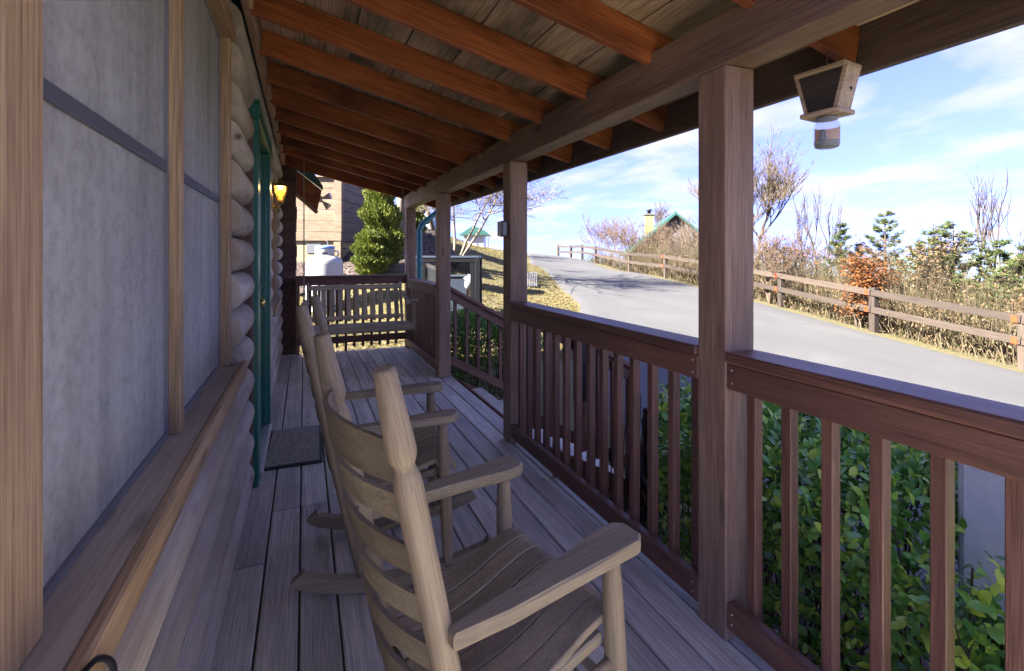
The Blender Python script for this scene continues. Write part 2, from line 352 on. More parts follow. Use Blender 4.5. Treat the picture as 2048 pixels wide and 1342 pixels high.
l.new(c, b.inputs['Base Color']); b.inputs['Roughness'].default_value = .95; bump(n, l, b, a3, 1, .006)
m, n, l, b = newmat('insect_screen'); M_screen = m; tc = n.new('ShaderNodeTexCoord')
st = noise(n, l, mapping(n, l, tc.outputs['Object'], (1, 9, 1.1)), 1.0, 5, .6); sp = noise(n, l, tc.outputs['Object'], 35, 5, .7)
c = mixc(n, l, ramp(n, l, st, .35, .7), (.50, .50, .47), (.76, .76, .72)); c = mixc(n, l, ramp(n, l, sp, .45, .75, (0, 0, 0), (.6, .6, .6)), c, (.26, .26, .27))
l.new(c, b.inputs['Base Color']); b.inputs['Roughness'].default_value = .6
wv = []
for ax in ((1, 0), (2, 1)):
    w = n.new('ShaderNodeTexWave'); w.bands_direction = 'Y' if ax[0] == 1 else 'Z'; w.inputs['Scale'].default_value = 95; l.new(tc.outputs['Object'], w.inputs['Vector']); wv.append(w.outputs['Fac'])
mx = n.new('ShaderNodeMath'); mx.operation = 'MAXIMUM'; l.new(wv[0], mx.inputs[0]); l.new(wv[1], mx.inputs[1])
al = n.new('ShaderNodeMapRange'); al.inputs[1].default_value = .3; al.inputs[2].default_value = .95; al.inputs[3].default_value = .12; al.inputs[4].default_value = .56
l.new(mx.outputs[0], al.inputs[0]); l.new(al.outputs[0], b.inputs['Alpha'])
m, n, l, b = newmat('window_glass'); M_glass = m
b.inputs['Base Color'].default_value = (.25, .28, .32, 1); b.inputs['Roughness'].default_value = .04; b.inputs['Alpha'].default_value = .45; b.inputs['Specular IOR Level'].default_value = .9
m, n, l, b = newmat('curtain'); M_curtain = m; tc = n.new('ShaderNodeTexCoord')
w = n.new('ShaderNodeTexWave'); w.bands_direction = 'Y'; w.inputs['Scale'].default_value = 4; w.inputs['Distortion'].default_value = 2.5; l.new(tc.outputs['Object'], w.inputs['Vector'])
l.new(mixc(n, l, w.outputs['Fac'], (.50, .49, .45), (.80, .79, .74)), b.inputs['Base Color']); b.inputs['Roughness'].default_value = .9
m, n, l, b = newmat('jar_glass'); M_jar = m
b.inputs['Base Color'].default_value = (.86, .92, .92, 1); b.inputs['Roughness'].default_value = .03; b.inputs['Alpha'].default_value = .28; b.inputs['Specular IOR Level'].default_value = .8
m, n, l, b = newmat('lantern_glass'); M_lglass = m
b.inputs['Base Color'].default_value = (.95, .72, .16, 1); b.inputs['Roughness'].default_value = .2; b.inputs['Alpha'].default_value = .35
m, n, l, b = newmat('bulb_glow'); M_bulb = m
b.inputs['Base Color'].default_value = (1, .75, .15, 1); b.inputs['Emission Color'].default_value = (1, .62, .07, 1); b.inputs['Emission Strength'].default_value = 0.07
m, n, l, b = newmat('mesh_panel'); M_meshp = m; tc = n.new('ShaderNodeTexCoord')
b.inputs['Base Color'].default_value = (.04, .045, .05, 1); b.inputs['Alpha'].default_value = .35; b.inputs['Roughness'].default_value = .6
M_amber = leafmat('amber_film', [(.75, .30, .05), (.70, .26, .04)], .4, .75)
M_hills = plain('far_hills', (.10, .14, .19), 1, 0, .2, .01)

# ---------------------------------------------------------------- terrain
CTRL = np.array([(0, 0, -.62), (-4, 0, -.6), (-12, 0, -.4), (1.6, 1, -.74), (3, 0, -.82), (2.6, 3, -.74), (2.5, 5, -.62), (2.2, 6.8, -.45), (.5, 7.8, -.18), (-3, 8, -.1),
    (.4, 11.8, .15), (.9, 13.6, .85), (.9, 12.7, .5), (1.86, 13.2, 1.02), (1.6, 12.3, .62), (-4, 13, .5), (-8, 14, .8), (2.0, 14.0, 1.1), (2.7, 15.4, 1.55), (3.7, 18, 2.35), (1, 20, 2.7), (-6, 22, 2.6), (6.6, 21.5, 1.80), (8.2, 27, 1.95), (3, 28, 3.0), (10, 36, 1.75), (4.6, 14, .55), (3.2, 10.8, .08),
    (6.8, 11.7, .0), (5.3, 9.2, -.22), (4.4, 7.4, -.40), (10.1, 21.8, .72), (14.6, 33, 1.22), (16.5, 40, 1.25), (18, 48, .6), (20, 60, -1.2),
    (7, 0, -.95), (7, 5, -.62), (11.7, 0, -1.05), (11.7, 4.6, -.70), (12, 7.2, -.43), (12.6, 10.3, -.15), (13.3, 14, .17), (13.9, 18, .48), (15.6, 25, .84), (17, 29.5, 1.05), (9.5, 12, .02), (11, 17, .42),
    (15, 4, -1.25), (15.5, 9, -.8), (17, 16, -.4), (22, 8, -2.4), (22, 18, -1.6), (20, 28, .2), (26, 28, -.6), (32, 12, -4.5), (34, 30, -3.5), (45, 20, -7), (-2, -10, -1.1), (8, -10, -1.5), (15, -8, -1.9), (-15, 10, .4), (-15, 25, 2.5), (30, -10, -5)])
_C = 1.6
_D = np.sqrt(((CTRL[:, None, :2] - CTRL[None, :, :2]) ** 2).sum(-1) + _C * _C)
_A = np.ones((len(CTRL) + 1, len(CTRL) + 1)); _A[-1, -1] = 0; _A[:-1, :-1] = -_D + np.eye(len(CTRL)) * .03
_W = np.linalg.solve(_A, np.append(CTRL[:, 2], 0))
def zg(x, y):
    x = np.asarray(x, float); y = np.asarray(y, float)
    d = np.sqrt((x[..., None] - CTRL[:, 0]) ** 2 + (y[..., None] - CTRL[:, 1]) ** 2 + _C * _C)
    z = -(d * _W[:-1]).sum(-1) + _W[-1]
    r = np.hypot(x - 6, y - 14); t = np.clip((r - 34) / 60, 0, 1); t = t * t * (3 - 2 * t)
    far = -9 - np.clip(r - 60, 0, 600) * .03
    return z * (1 - t) + far * t
def gz(x, y): return float(zg(np.array([x]), np.array([y]))[0])
def axisgrid(lo, hi, step, far):
    a = list(np.arange(lo, hi + step / 2, step)); s = step; x = hi
    while x < far: s *= 1.35; x += s; a.append(x)
    s = step; x = lo
    while x > -far: s *= 1.35; x -= s; a.insert(0, x)
    return np.array(a)
def grid_mesh(xs, ys, zf, name, mat, keep=None):
    X, Y = np.meshgrid(xs, ys); Z = zf(X, Y); nx = len(xs)
    v = np.stack([X.ravel(), Y.ravel(), Z.ravel()], 1).tolist(); f = []
    for j in range(len(ys) - 1):
        for i in range(nx - 1):
            f.append((j * nx + i, j * nx + i + 1, (j + 1) * nx + i + 1, (j + 1) * nx + i))
    m = bpy.data.meshes.new(name); m.from_pydata(v, [], f); m.polygons.foreach_set('use_smooth', [True] * len(f)); m.materials.append(mat); return m
g = put('ground', grid_mesh(axisgrid(-12, 26, .5, 1500), axisgrid(-8, 44, .5, 1500), zg, 'ground', M_ground)); g['kind'] = 'structure'
def lerp(tab, t):
    for (a, va), (b_, vb) in zip(tab, tab[1:]):
        if t <= b_: return va + (vb - va) * (t - a) / (b_ - a)
    return tab[-1][1]
ROAD_L = [(-14, 3.5), (2, 3.4), (5.9, 3.3), (7.4, 4.4), (9.2, 5.4), (11.7, 6.85), (16, 8.1), (21.8, 10.1), (27, 12.3), (33, 14.9), (40, 18.5), (60, 30)]
ROAD_R = [(-14, 11.6), (4.6, 11.55), (7.2, 11.75), (10.3, 12.45), (14, 13.1), (18, 13.75), (25, 15.7), (29.5, 17.2), (33, 18.8), (40, 22.6), (60, 34.5)]
ys = np.arange(-14, 60.1, .5); vs = []; fs = []; NX = 24
rng = random.Random(4)
for y in ys:
    a, b_ = lerp(ROAD_L, y), lerp(ROAD_R, y); a += rng.uniform(-.06, .06)
    for i in range(NX + 1):
        x = a + (b_ - a) * i / NX; vs.append((x, y, gz(x, y) + (.035 if 0 < i < NX else -.02)))
for j in range(len(ys) - 1):
    for i in range(NX): fs.append((j * (NX + 1) + i, j * (NX + 1) + i + 1, (j + 1) * (NX + 1) + i + 1, (j + 1) * (NX + 1) + i))
m = bpy.data.meshes.new('road'); m.from_pydata(vs, [], fs); m.polygons.foreach_set('use_smooth', [True] * len(fs)); m.materials.append(M_road)
r_ = put('road', m); r_['kind'] = 'structure'
def patch(name, poly, step, off, mat):
    """a sheet over the terrain inside a convex polygon"""
    from mathutils.geometry import delaunay_2d_cdt
    pts = [Vector(p) for p in poly]; n0 = len(pts); xs = [p[0] for p in poly]; yy = [p[1] for p in poly]
    def inside(x, y): return all((poly[(i + 1) % n0][0] - poly[i][0]) * (y - poly[i][1]) - (poly[(i + 1) % n0][1] - poly[i][1]) * (x - poly[i][0]) > .05 for i in range(n0))
    x = min(xs)
    while x < max(xs):
        y = min(yy)
        while y < max(yy):
            if inside(x, y): pts.append(Vector((x, y)))
            y += step
        x += step
    v2, _, f2, *_ = delaunay_2d_cdt(pts, [], [list(range(n0))], 1, 1e-5)
    mb = MB(); mb.add([(p.x, p.y, gz(p.x, p.y) + off) for p in v2], [tuple(f) for f in f2], True)
    o = build(mb, name, mat); o['kind'] = 'structure'; return o
patch('mulch_bed', [(1.5, 12.6), (3.2, 13.2), (4.6, 15.5), (5.0, 19), (3.5, 23), (-1, 24), (-2, 16), (-.5, 12.8)], .4, .03, M_mulch)
patch('hedge_bed', [(1.62, -3), (3.3, -3), (3.3, 3.0), (1.62, 3.0)], .3, .03, M_mulch)
# far ridge line
mb = MB(); N = 96
ring = [(math.sin(a), math.cos(a), 700 + 120 * math.sin(3 * a), -8 + 14 * (0.5 + .5 * math.sin(5 * a + 1)) * (.6 + .4 * math.sin(13 * a))) for a in [2 * math.pi * k / N for k in range(N)]]
vs = []
for sx, sy, rr, h in ring: vs += [(sx * rr, sy * rr, -60), (sx * (rr + 90), sy * (rr + 90), h), (sx * (rr + 400), sy * (rr + 400), -60)]
fs = []
for k in range(N):
    a, b_ = 3 * k, 3 * ((k + 1) % N); fs += [(a, b_, b_ + 1, a + 1), (a + 1, b_ + 1, b_ + 2, a + 2)]
mb.add(vs, fs, True); h_ = build(mb, 'hills', M_hills); h_['kind'] = 'structure'

# ---------------------------------------------------------------- log cabin: wall, windows, door
WX, WG = -.262, -.348                       # log face and groove
LOGH = .181
cabin = thing('log_cabin', 'brown log cabin with green door and screened windows along the porch', 'cabin', (-.45, 3.2, -.6))
OPEN = [(.50, 2.60, .82, 2.40), (3.21, 4.47, -.01, 2.25), (5.15, 6.55, .80, 2.27)]      # y0, y1, z0, z1
Y0, Y1, ZT = .34, 7.42, 2.62; ZW = 2.76  # unseen near end of the wall cut short so skylight reaches the porch
mb = MB()
ycuts = [Y0] + [c for o in OPEN for c in o[:2]] + [Y1]
for a, b_ in zip(ycuts, ycuts[1:]):
    op = [o for o in OPEN if abs(o[0] - a) < 1e-6]
    if not op: mb.box(-.45, -.37, a, b_, -.6, ZW)
    else:
        if op[0][2] > 0: mb.box(-.45, -.37, a, b_, -.6, op[0][2])
        mb.box(-.45, -.37, a, b_, op[0][3], ZW)
wall = build(mb, 'log_wall', M_logend, cabin)
def log_profile():
    p = []
    for k in range(9):
        a = -math.pi / 2 + math.pi * k / 8
        p.append((WG + (WX - WG) * math.cos(a) ** .9 if math.cos(a) > 1e-6 else WG, LOGH / 2 + (LOGH / 2 - .003) * math.sin(a)))
    return p
LP = log_profile()
def add_log(y0, y1, k):
    L = y1 - y0; key = ('log', round(L, 3))
    if key not in _cache:
        mb = MB(); n = len(LP); xs = [0, .006, L - .006, L]; vs = []
        for i, x in enumerate(xs):
            sh = .005 if i in (0, 3) else 0
            for px_, pz in LP: vs.append((x, -(px_ - sh * (px_ - WG) / (WX - WG)), pz))
            vs += [(x, .37, LOGH - .004), (x, .37, .004)]
        w = n + 2; fs = []
        for i in range(3):
            for q in range(w): fs.append((i * w + q, i * w + (q + 1) % w, (i + 1) * w + (q + 1) % w, (i + 1) * w + q)[::-1])
        fs += [tuple(range(w)), tuple(3 * w + q for q in range(w))[::-1]]
        mb.add(vs, fs, False); me = mb.mesh('log', M_log)
        me.polygons.foreach_set('use_smooth', [len(p.vertices) == 4 for p in me.polygons]); _cache[key] = me
    M = Matrix.Translation((0, y0, k * LOGH)) @ Matrix.Rotation(math.pi / 2, 4, 'Z')    # local x -> +Y, local -y -> +X
    M = Matrix(((0, -1, 0, 0), (1, 0, 0, y0), (0, 0, 1, k * LOGH), (0, 0, 0, 1)))
    put('log', _cache[key], wall, M)
for k in range(14):
    za, zb = k * LOGH, (k + 1) * LOGH; y = Y0; segs = []
    for o in OPEN:
        if zb > o[2] + .03 and za < o[3] - .03: segs.append((y, o[0])); y = o[1]
    segs.append((y, Y1))
    for a, b_ in segs:
        if b_ - a > 3.0:
            c = a + (b_ - a) * (.35 + .3 * ((k * 37) % 10) / 10); add_log(a, c - .002, k); add_log(c + .002, b_, k)
        else: add_log(a, b_, k)
board('ledger_board', (-.262, .36, 2.60), (-.262, 7.3, 2.60), .03, .10, M_ledger, cabin)
# corner: stacked butt ends of the cross wall
for k in range(-1, 16):
    mb = MB().cbox(-.37, -.10 + .006 * ((k * 7) % 3), -.075, .075, 0, .1755, .010)
    put('log_end', mb.mesh('log_end', M_logend), wall, Matrix.Translation((0, 7.50, k * .176 - .1)))
build(MB().box(-6.2, -.372, 7.43, 7.56, -.6, ZW), 'end_wall', M_logend, cabin)
build(MB().box(-6.3, -6.2, Y0, 7.56, -.6, ZT).box(-6.2, -.46, Y0, Y0 + .12, -.6, ZT), 'rear_wall', M_logend, cabin)
mb = MB().prism([(-.50, 2.88), (-3.3, 4.35), (-6.6, 2.60), (-6.6, 2.72), (-3.3, 4.50), (-.50, 3.02)][::-1], 'y', Y0 - .1, 7.40)
mb.prism([(-.372, 2.621), (-.372, 2.90), (-3.3, 4.33), (-6.2, 2.76), (-6.2, 2.621)], 'y', 7.30, 7.38)
mroof = build(mb, 'roof', M_steel, cabin)
# rake end that comes down past the corner, with flood lights
mb = MB().prism([(-.262, 2.665), (.235, 2.268), (.175, 1.975), (-.13, 2.255), (-.262, 2.36)][::-1], 'y', 7.575, 7.615)
build(mb, 'rake_board', M_raft, cabin)
dv = Vector((.305, 0, -.28)).normalized()
board('rake_trim', (-.12, 7.60, 2.218), (.175, 7.60, 1.948), .09, .05, M_ledger, cabin)
mb = MB().prism([(-.37, 2.98), (.0, 2.70), (.25, 2.33), (.25, 2.275), (-.262, 2.67), (-.37, 2.74)][::-1], 'y', 7.55, 7.66); build(mb, 'rake_flashing', M_steel, cabin)

def window(y0, y1, z0, z1, mull, label, near_wide=.10):
    """casing, mullion, sashes, glass, insect screens and sill"""
    w = build(MB().box(-.449, -.385, y0 + .01, y0 + .05, z0, z1).box(-.449, -.385, y1 - .05, y1 - .01, z0, z1).box(-.449, -.385, y0 + .05, y1 - .05, z1 - .05, z1 - .002), 'window', M_frame, cabin)
    w['label'] = label
    board('casing', (-.334, y0 + near_wide / 2, z0 + .036), (-.334, y0 + near_wide / 2, z1), .034, near_wide, M_trim, w, up=(0, 1, 0))
    board('casing', (-.330, y1 - .025, z0 + .036), (-.330, y1 - .025, z1), .044, .05, M_trim, w, up=(0, 1, 0))
    board('casing', (-.322, y0 + .0, z1 + .03), (-.322, y1 + .0, z1 + .03), .064, .075, M_trim, w)
    bays = []; a = y0 + near_wide
    for mm in mull:
        board('mullion', (-.334, mm, z0 + .036), (-.334, mm, z1), .034, .045, M_trim, w, up=(0, 1, 0)); bays.append((a, mm - .0225)); a = mm + .0225
    bays.append((a, y1 - .05))
    board('sill', (-.327, y0 - .03, z0 + .018), (-.327, y1 + .03, z0 + .018), .12, .036, M_log, w)
    board('sill_nosing', (-.257, y0 - .05, z0 + .008), (-.257, y1 + .04, z0 + .008), .022, .066, M_trim, w)
    zm = (z0 + z1) / 2 + .06
    for (p, q) in bays:
        fr = MB(); t = .014
        fr.box(-.360, -.345, p, p + t, z0 + .036, z1).box(-.360, -.345, q - t, q, z0 + .036, z1).box(-.360, -.345, p + t, q - t, z0 + .036, z0 + .036 + t).box(-.360, -.345, p + t, q - t, z1 - t, z1)
        s = build(fr, 'screen_frame', M_frame, w)
        build(MB().cbox(-.3515, -.3455, p + t + .001, q - t - .001, 1.585 if z1 > 2.3 else 1.48, 1.615 if z1 > 2.3 else 1.51, .001), 'screen_crossbar', M_sash, w)
        scr = build(MB().box(-.354, -.3525, p + t, q - t, z0 + .05, z1 - t), 'insect_screen', M_screen, w)
        sa = MB()
        sa.box(-.412, -.388, p + .006, p + .05, zm, z1 - .06).box(-.412, -.388, q - .05, q - .006, zm, z1 - .06).box(-.412, -.388, p + .05, q - .05, zm - .02, zm + .03)
        sa.box(-.440, -.414, p + .006, p + .05, z0 + .04, zm).box(-.440, -.414, q - .05, q - .006, z0 + .04, zm).box(-.440, -.414, p + .05, q - .05, z0 + .04, z0 + .09).box(-.440, -.414, p + .05, q - .05, zm - .03, zm + .02)
        build(sa, 'sash', M_sash, w)
        build(MB().box(-.402, -.399, p + .05, q - .05, zm + .03, z1 - .06), 'pane', M_glass, w)
        build(MB().box(-.429, -.426, p + .05, q - .05, z0 + .09, zm - .03), 'pane', M_glass, w)
        cu = MB(); N = 60; vs = []
        for i in range(N + 1):
            y = p - .06 + (q - p + .12) * i / N; x = -.52 + .02 * math.sin(i * .9) * math.sin(i * .23 + p)
            vs += [(x, y, z0 - .05), (x, y, z1 + .05)]
        cu.add(vs, [(2 * i, 2 * i + 2, 2 * i + 3, 2 * i + 1) for i in range(N)], True)
        build(cu, 'curtain', M_curtain, w)
window(.50, 2.60, .82, 2.34, [1.655], 'wide screened window with wooden casing and a centre mullion', near_wide=.345)
window(5.15, 6.55, .80, 2.21, [5.85], 'narrow looking screened window past the wall lantern')
board('corner_bead', (-.33, 3.2205, .002), (-.33, 3.2205, 2.16), .115, .021, M_rail, cabin, up=(0, 1, 0))
# door
door = build(MB().cbox(-.345, -.300, 3.385, 4.335, .035, 2.055, .004), 'door', M_green, cabin); door['label'] = 'dark green painted door'
build(MB().box(-.299, -.291, 3.47, 4.25, 1.10, 1.125).box(-.299, -.291, 3.47, 4.25, 1.93, 1.955).box(-.299, -.291, 3.47, 3.495, 1.125, 1.93).box(-.299, -.291, 4.225, 4.25, 1.125, 1.93), 'panel_moulding', M_green, door)
build(MB().box(-.299, -.291, 3.47, 4.25, .18, .20).box(-.299, -.291, 3.47, 4.25, .92, .94).box(-.299, -.291, 3.47, 3.49, .20, .92).box(-.299, -.291, 4.23, 4.25, .20, .92), 'panel_moulding', M_green, door)
board('casing', (-.291, 3.300, .0), (-.291, 3.300, 2.145), .092, .135, M_green, door, up=(0, 1, 0))
board('casing', (-.291, 4.395, .0), (-.291, 4.395, 2.145), .092, .12, M_green, door, up=(0, 1, 0))
board('casing', (-.288, 3.230, 2.193), (-.288, 4.457, 2.193), .096, .09, M_green, door)
board('drip_cap', (-.30, 3.21, 2.2475), (-.30, 4.48, 2.2475), .13, .018, M_green, door)
board('head_jamb', (-.335, 3.37, 2.10), (-.335, 4.335, 2.10), .06, .085, M_green, door)
board('door_stop', (-.285, 4.312, .04), (-.285, 4.312, 2.05), .03, .04, M_green, door, up=(0, 1, 0))
mk = Matrix.Translation((-.300, 3.585, 1.045)) @ Matrix.Rotation(math.pi / 2, 4, 'Y')
build(MB().lathe([(.030, 0), (.031, .006), (.012, .010), (.011, .030), (.024, .040), (.029, .052), (.024, .064), (.008, .068)], 16), 'knob', M_brass, door, mk)
mk = Matrix.Translation((-.300, 3.585, 1.20)) @ Matrix.Rotation(math.pi / 2, 4, 'Y')
build(MB().lathe([(.024, 0), (.026, .008), (.010, .012), (.009, .02)], 14), 'deadbolt', M_brass, door, mk)
mb = MB().cbox(-.36, -.232, 3.385, 4.335, .001, .024, .004)
for i in range(5): mb.cbox(-.335 + i * .02, -.327 + i * .02, 3.39, 4.33, .0241, .029, .001)
build(mb, 'threshold', M_alum, door)
cd_ = thing('power_cord', 'black cord drooping below the window sill at the lower left', 'cord', (-.25, .8, .3))
build(MB().tube(smooth_path([(-.243, .735, .862), (-.236, .765, .858), (-.232, .80, .825), (-.240, .835, .77), (-.254, .85, .68), (-.256, .85, .50), (-.256, .86, .30), (-.250, .90, .03), (-.22, 1.0, .008), (-.20, 1.25, .008)]), .0042, 6), 'cable', M_black, cd_)
# lantern
lan = thing('wall_lantern', 'lit brass carriage lantern with amber glass on the log wall', 'lantern', (WX, 4.76, 1.80))
LX, LY, LZ = -.188, 4.76, 1.80
build(MB().cbox(-.268, -.252, LY - .035, LY + .035, LZ - .05, LZ + .07, .004), 'backplate', M_lampm, lan)
build(MB().tube([(-.255, LY, LZ - .01), (-.235, LY, LZ - .035), (-.205, LY, LZ - .03), (LX, LY, LZ + .0)], .008, 8), 'bracket', M_lampm, lan)
T = Matrix.Translation((LX, LY, LZ))
build(MB().lathe([(.030, .0), (.036, .012), (.030, .02)], sides=4, smooth=False, M=T), 'base', M_lampm, lan)
mb = MB()
for k in range(4):
    a = 2 * math.pi * (k + .5) / 4; mb.tube([T @ Vector((.040 * math.cos(a), .040 * math.sin(a), .02)), T @ Vector((.070 * math.cos(a), .070 * math.sin(a), .145))], .0045, 5)
build(mb, 'cage_bars', M_lampm, lan)
build(MB().lathe([(.037, .021), (.066, .144)], sides=4, smooth=False, M=T), 'glass', M_lglass, lan)
build(MB().lathe([(.076, .145), (.074, .152), (.030, .182), (.022, .186), (.036, .190), (.030, .200), (.012, .212), (.005, .216), (.008, .224), (.002, .232)], sides=4, smooth=False, M=T), 'cap', M_lampm, lan)
build(MB().lathe([(.004, .03), (.016, .036), (.016, .058), (.018, .065), (.031, .085), (.033, .10), (.026, .118), (.010, .128)], 14, M=T), 'bulb', M_bulb, lan)
ld = bpy.data.lights.new('lantern_light', 'POINT'); ld.energy = 0.7; ld.color = (1, .62, .22); ld.shadow_soft_size = .035
lo = bpy.data.objects.new('lantern_light', ld); COL.objects.link(lo); lo.parent = lan; lo.location = (LX + .0 - WX, 0, .165 - .03)
# ---------------------------------------------------------------- porch deck
deck = thing('porch_deck', 'long porch floor of weathered grey brown boards', 'deck', (.5, 3.2, -.6))
PIT, GAP, YE = .1400, .007, 7.34
jr = random.Random(11)
x = -.017 - 3 * PIT
while x < 1.50:
    x1 = x + PIT; cuts = [-.62]
    cuts += [2.43] if abs(x + .297) < .01 else [jr.choice([.9, 2.9, 4.55, 4.9])]
    cuts += [YE]
    for a, b_ in zip(cuts, cuts[1:]):
        board('deck_board', (x + PIT / 2, a + .0015, -.019 + jr.uniform(-.0015, .0005)), (x + PIT / 2, b_ - .0015, -.019), PIT - GAP, .037, M_deck, deck, c=.005)
    x = x1
rn = random.Random(5); DN = MB().lathe([(.0045, 0), (.0045, .0008), (.002, .0012)], 7).mesh('screw_head', M_alum)
for y in np.arange(-.55, 5, .6):
    if y < .8: continue
    xk = -.297
    while xk < 1.45:
        for q in (.03, .11): put('screw_head', DN, deck, Matrix.Translation((xk + q, y + rn.uniform(-.008, .008), -.0002)))
        xk += PIT
board('rim_joist', (1.545, -.62, -.135), (1.545, YE - .04, -.135), .038, .19, M_rail, deck)
board('rim_joist', (-.36, YE - .06, -.135), (1.52, YE - .06, -.135), .038, .19, M_rail, deck)
for y in np.arange(-.55, 7.2, .6): board('joist', (-.36, y, -.135), (1.522, y, -.135), .038, .19, M_logend, deck)
for (fx, fy) in ((1.45, .3), (1.45, 3.3), (1.45, 7.1), (-.2, 7.1)): 
    zb = gz(fx, fy) - .05
    if zb < -.24: board('pier', (fx, fy, zb), (fx, fy, -.232), .14, .14, M_rail, deck, up=(0, 1, 0))
# ---------------------------------------------------------------- posts
PX, PS = 1.36, .137
POSTY = [.09, 1.305, 3.27, 5.31, 7.16]
PLAB = ['square porch post at the near end, past the right picture edge', 'nearest thick square porch post, dark inner face, beside the rocking chair', 'second porch post, carrying a small grey box high on its inner side',
        'third porch post, at the head of the stairs on the far side', 'last porch post at the far corner beside the swing chain']
for y, lab in zip(POSTY, PLAB):
    if y < 0: continue
    p = thing('porch_post', lab, 'post', (PX + PS / 2, y + PS / 2, 0), group='posts holding up the porch roof')
    board('shaft', (PX + PS / 2, y + PS / 2, .001), (PX + PS / 2, y + PS / 2, 2.027), PS, PS, M_post, p, up=(0, 1, 0), c=.006)
sw = thing('junction_box', 'small grey weatherproof box on the inner face of the second porch post', 'electrical box', (PX, 3.34, 1.50))
build(MB().cbox(PX - .052, PX - .001, 3.30, 3.375, 1.485, 1.60, .012), 'box', M_frame, sw)
build(MB().cbox(PX - .060, PX - .053, 3.305, 3.370, 1.49, 1.595, .003), 'cover', M_white, sw)
# ---------------------------------------------------------------- porch roof
SL = .24
def zr(x): return 2.175 - SL * (x - PX)            # underside of the rafters
roof = thing('porch_roof', 'open raftered porch roof with stained beams and dark plank ceiling', 'roof', (PX, 3.2, 2.03))
RY0, RY1 = .22, 7.42  # roof also stops early at its unseen near end to let light in
bm = board('beam', (PX + .064, RY0, 2.122), (PX + .064, 3.335, 2.122), .128, .188, M_beam, roof, c=.006)
bm = board('beam', (PX + .064, 3.338, 2.122), (PX + .064, RY1 - .05, 2.122), .128, .188, M_beam, roof, c=.006)
RD = .145; ang = math.atan(SL); XF = 1.885
ry = 1.73 - .527 * 2; RAFT = []
while ry < RY1 - .1: RAFT.append(ry); ry += .527
RAFT[-1] = RY1 - .03
for y in RAFT:
    def rp(x): return Vector((x, y, zr(x) + RD / 2 / math.cos(ang)))
    board('rafter', rp(-.25), rp(XF - .003), .038, RD, M_raft, roof)
for a, b_ in zip(RAFT, RAFT[1:]):
    board('blocking', (-.245, a + .02, 2.545 + .085), (-.245, b_ - .02, 2.545 + .085), .03, .115, M_ledger, roof)
nrm = Vector((SL, 0, 1)).normalized()
pw = .262; xx = -.26; k = 0
while xx < XF + .02:
    x1 = min(xx + pw, XF + .04); xm = (xx + x1) / 2
    zc = zr(xm) + (RD + .012) / math.cos(ang) + .001
    yj = RAFT[3 + (k * 3) % 8] if k % 2 else RAFT[2 + (k * 5) % 9]
    for a, b_ in ((RY0, yj), (yj, RY1)):
        board('ceiling_plank', (xm, a + .001, zc), (xm, b_ - .001, zc), (x1 - xx - .006) / math.cos(ang), .022, M_ceil, roof, up=nrm, c=.003)
    xx = x1; k += 1
za, zb = zr(-.30) + RD + .04, zr(XF + .08) + RD + .04
mb = MB().prism([(-.50, zr(-.50) + RD + .055), (-.262, zr(-.262) + RD + .055), (XF + .09, zb + .015), (XF + .09, zb + .045), (-.50, zr(-.50) + RD + .085)], 'y', RY0 - .02, RY1 + .02)
build(mb, 'metal_sheet', M_steel, roof)
board('fascia', (XF + .018, RY0, 2.115), (XF + .018, RY1, 2.115), .036, .185, M_fascia, roof)
# gutter downspout at the far corner
ds = thing('downspout', 'teal painted downspout bending down beside the far porch corner', 'downspout', (1.60, 7.40, gz(1.6, 7.4)))
mb = MB()
path = [(1.90, 7.44, 2.02), (1.86, 7.42, 1.985), (1.70, 7.40, 1.86), (1.635, 7.39, 1.80), (1.60, 7.39, 1.71), (1.598, 7.39, 1.0), (1.60, 7.39, gz(1.6, 7.4) + .15)]
mb.tube(path, .042, 10); build(mb, 'pipe', M_teal, ds)
build(MB().tube([path[-1], (1.66, 7.42, gz(1.7, 7.4) + .05), (1.80, 7.46, gz(1.8, 7.4) + .045)], .043, 10), 'shoe', M_teal, ds)
build(MB().cbox(1.550, 1.646, 7.34, 7.438, 1.20, 1.225, .003), 'strap', M_teal, ds)

# ---------------------------------------------------------------- railings
NAIL = MB().lathe([(.0042, 0), (.0042, .0012), (.002, .002)], 8).mesh('nail_head', M_alum)
def railing(name_lab, y0, y1, n, long_at, cat='railing', zt=1.018, zb=.145):
    r = thing('porch_railing', name_lab, cat, (PX + .02, (y0 + y1) / 2, .0), group='porch railings')
    board('cap_rail', (PX + .060, y0, zt - .019), (PX + .060, y1, zt - .019), .140, .038, M_rail, r, c=.006)
    board('top_rail', (PX + .020, y0, zt - .0845), (PX + .020, y1, zt - .0845), .038, .090, M_rail, r)
    board('bottom_rail', (PX + .020, y0, zb - .048), (PX + .020, y1, zb - .048), .038, .092, M_rail, r)
    for ye in (y0 + .025, y1 - .025):
        for zn in (zt - .06, zt - .105, zb - .03, zb - .065): put('nail_head', NAIL, r, Matrix.Translation((PX + .0005, ye, zn)) @ Matrix.Rotation(-math.pi / 2, 4, 'Y'))
    for i in range(n):
        y = y0 + (y1 - y0) * (i + .5) / n + random.Random(i * 3 + n).uniform(-.006, .006); lo_ = .003 if i == long_at else .06
        board('baluster', (PX + .060, y, lo_), (PX + .060, y, zt - .0395), .036, .036, M_rail, r, up=(0, 1, 0), c=.003)
    return r
railing('near porch railing with wide balusters in front of the leafy hedge', POSTY[0] + PS, POSTY[1], 8, 2)
railing('porch railing between the first and second posts beside the rocking chairs', POSTY[1] + PS, POSTY[2], 14, 9)
railing('short porch railing beside the swing, between third and last posts', POSTY[3] + PS, POSTY[4], 14, 5)
r = thing('porch_railing', 'railing across the far end of the porch behind the swing', 'railing', (.6, 7.25, 0), group='porch railings')
EY = 7.235
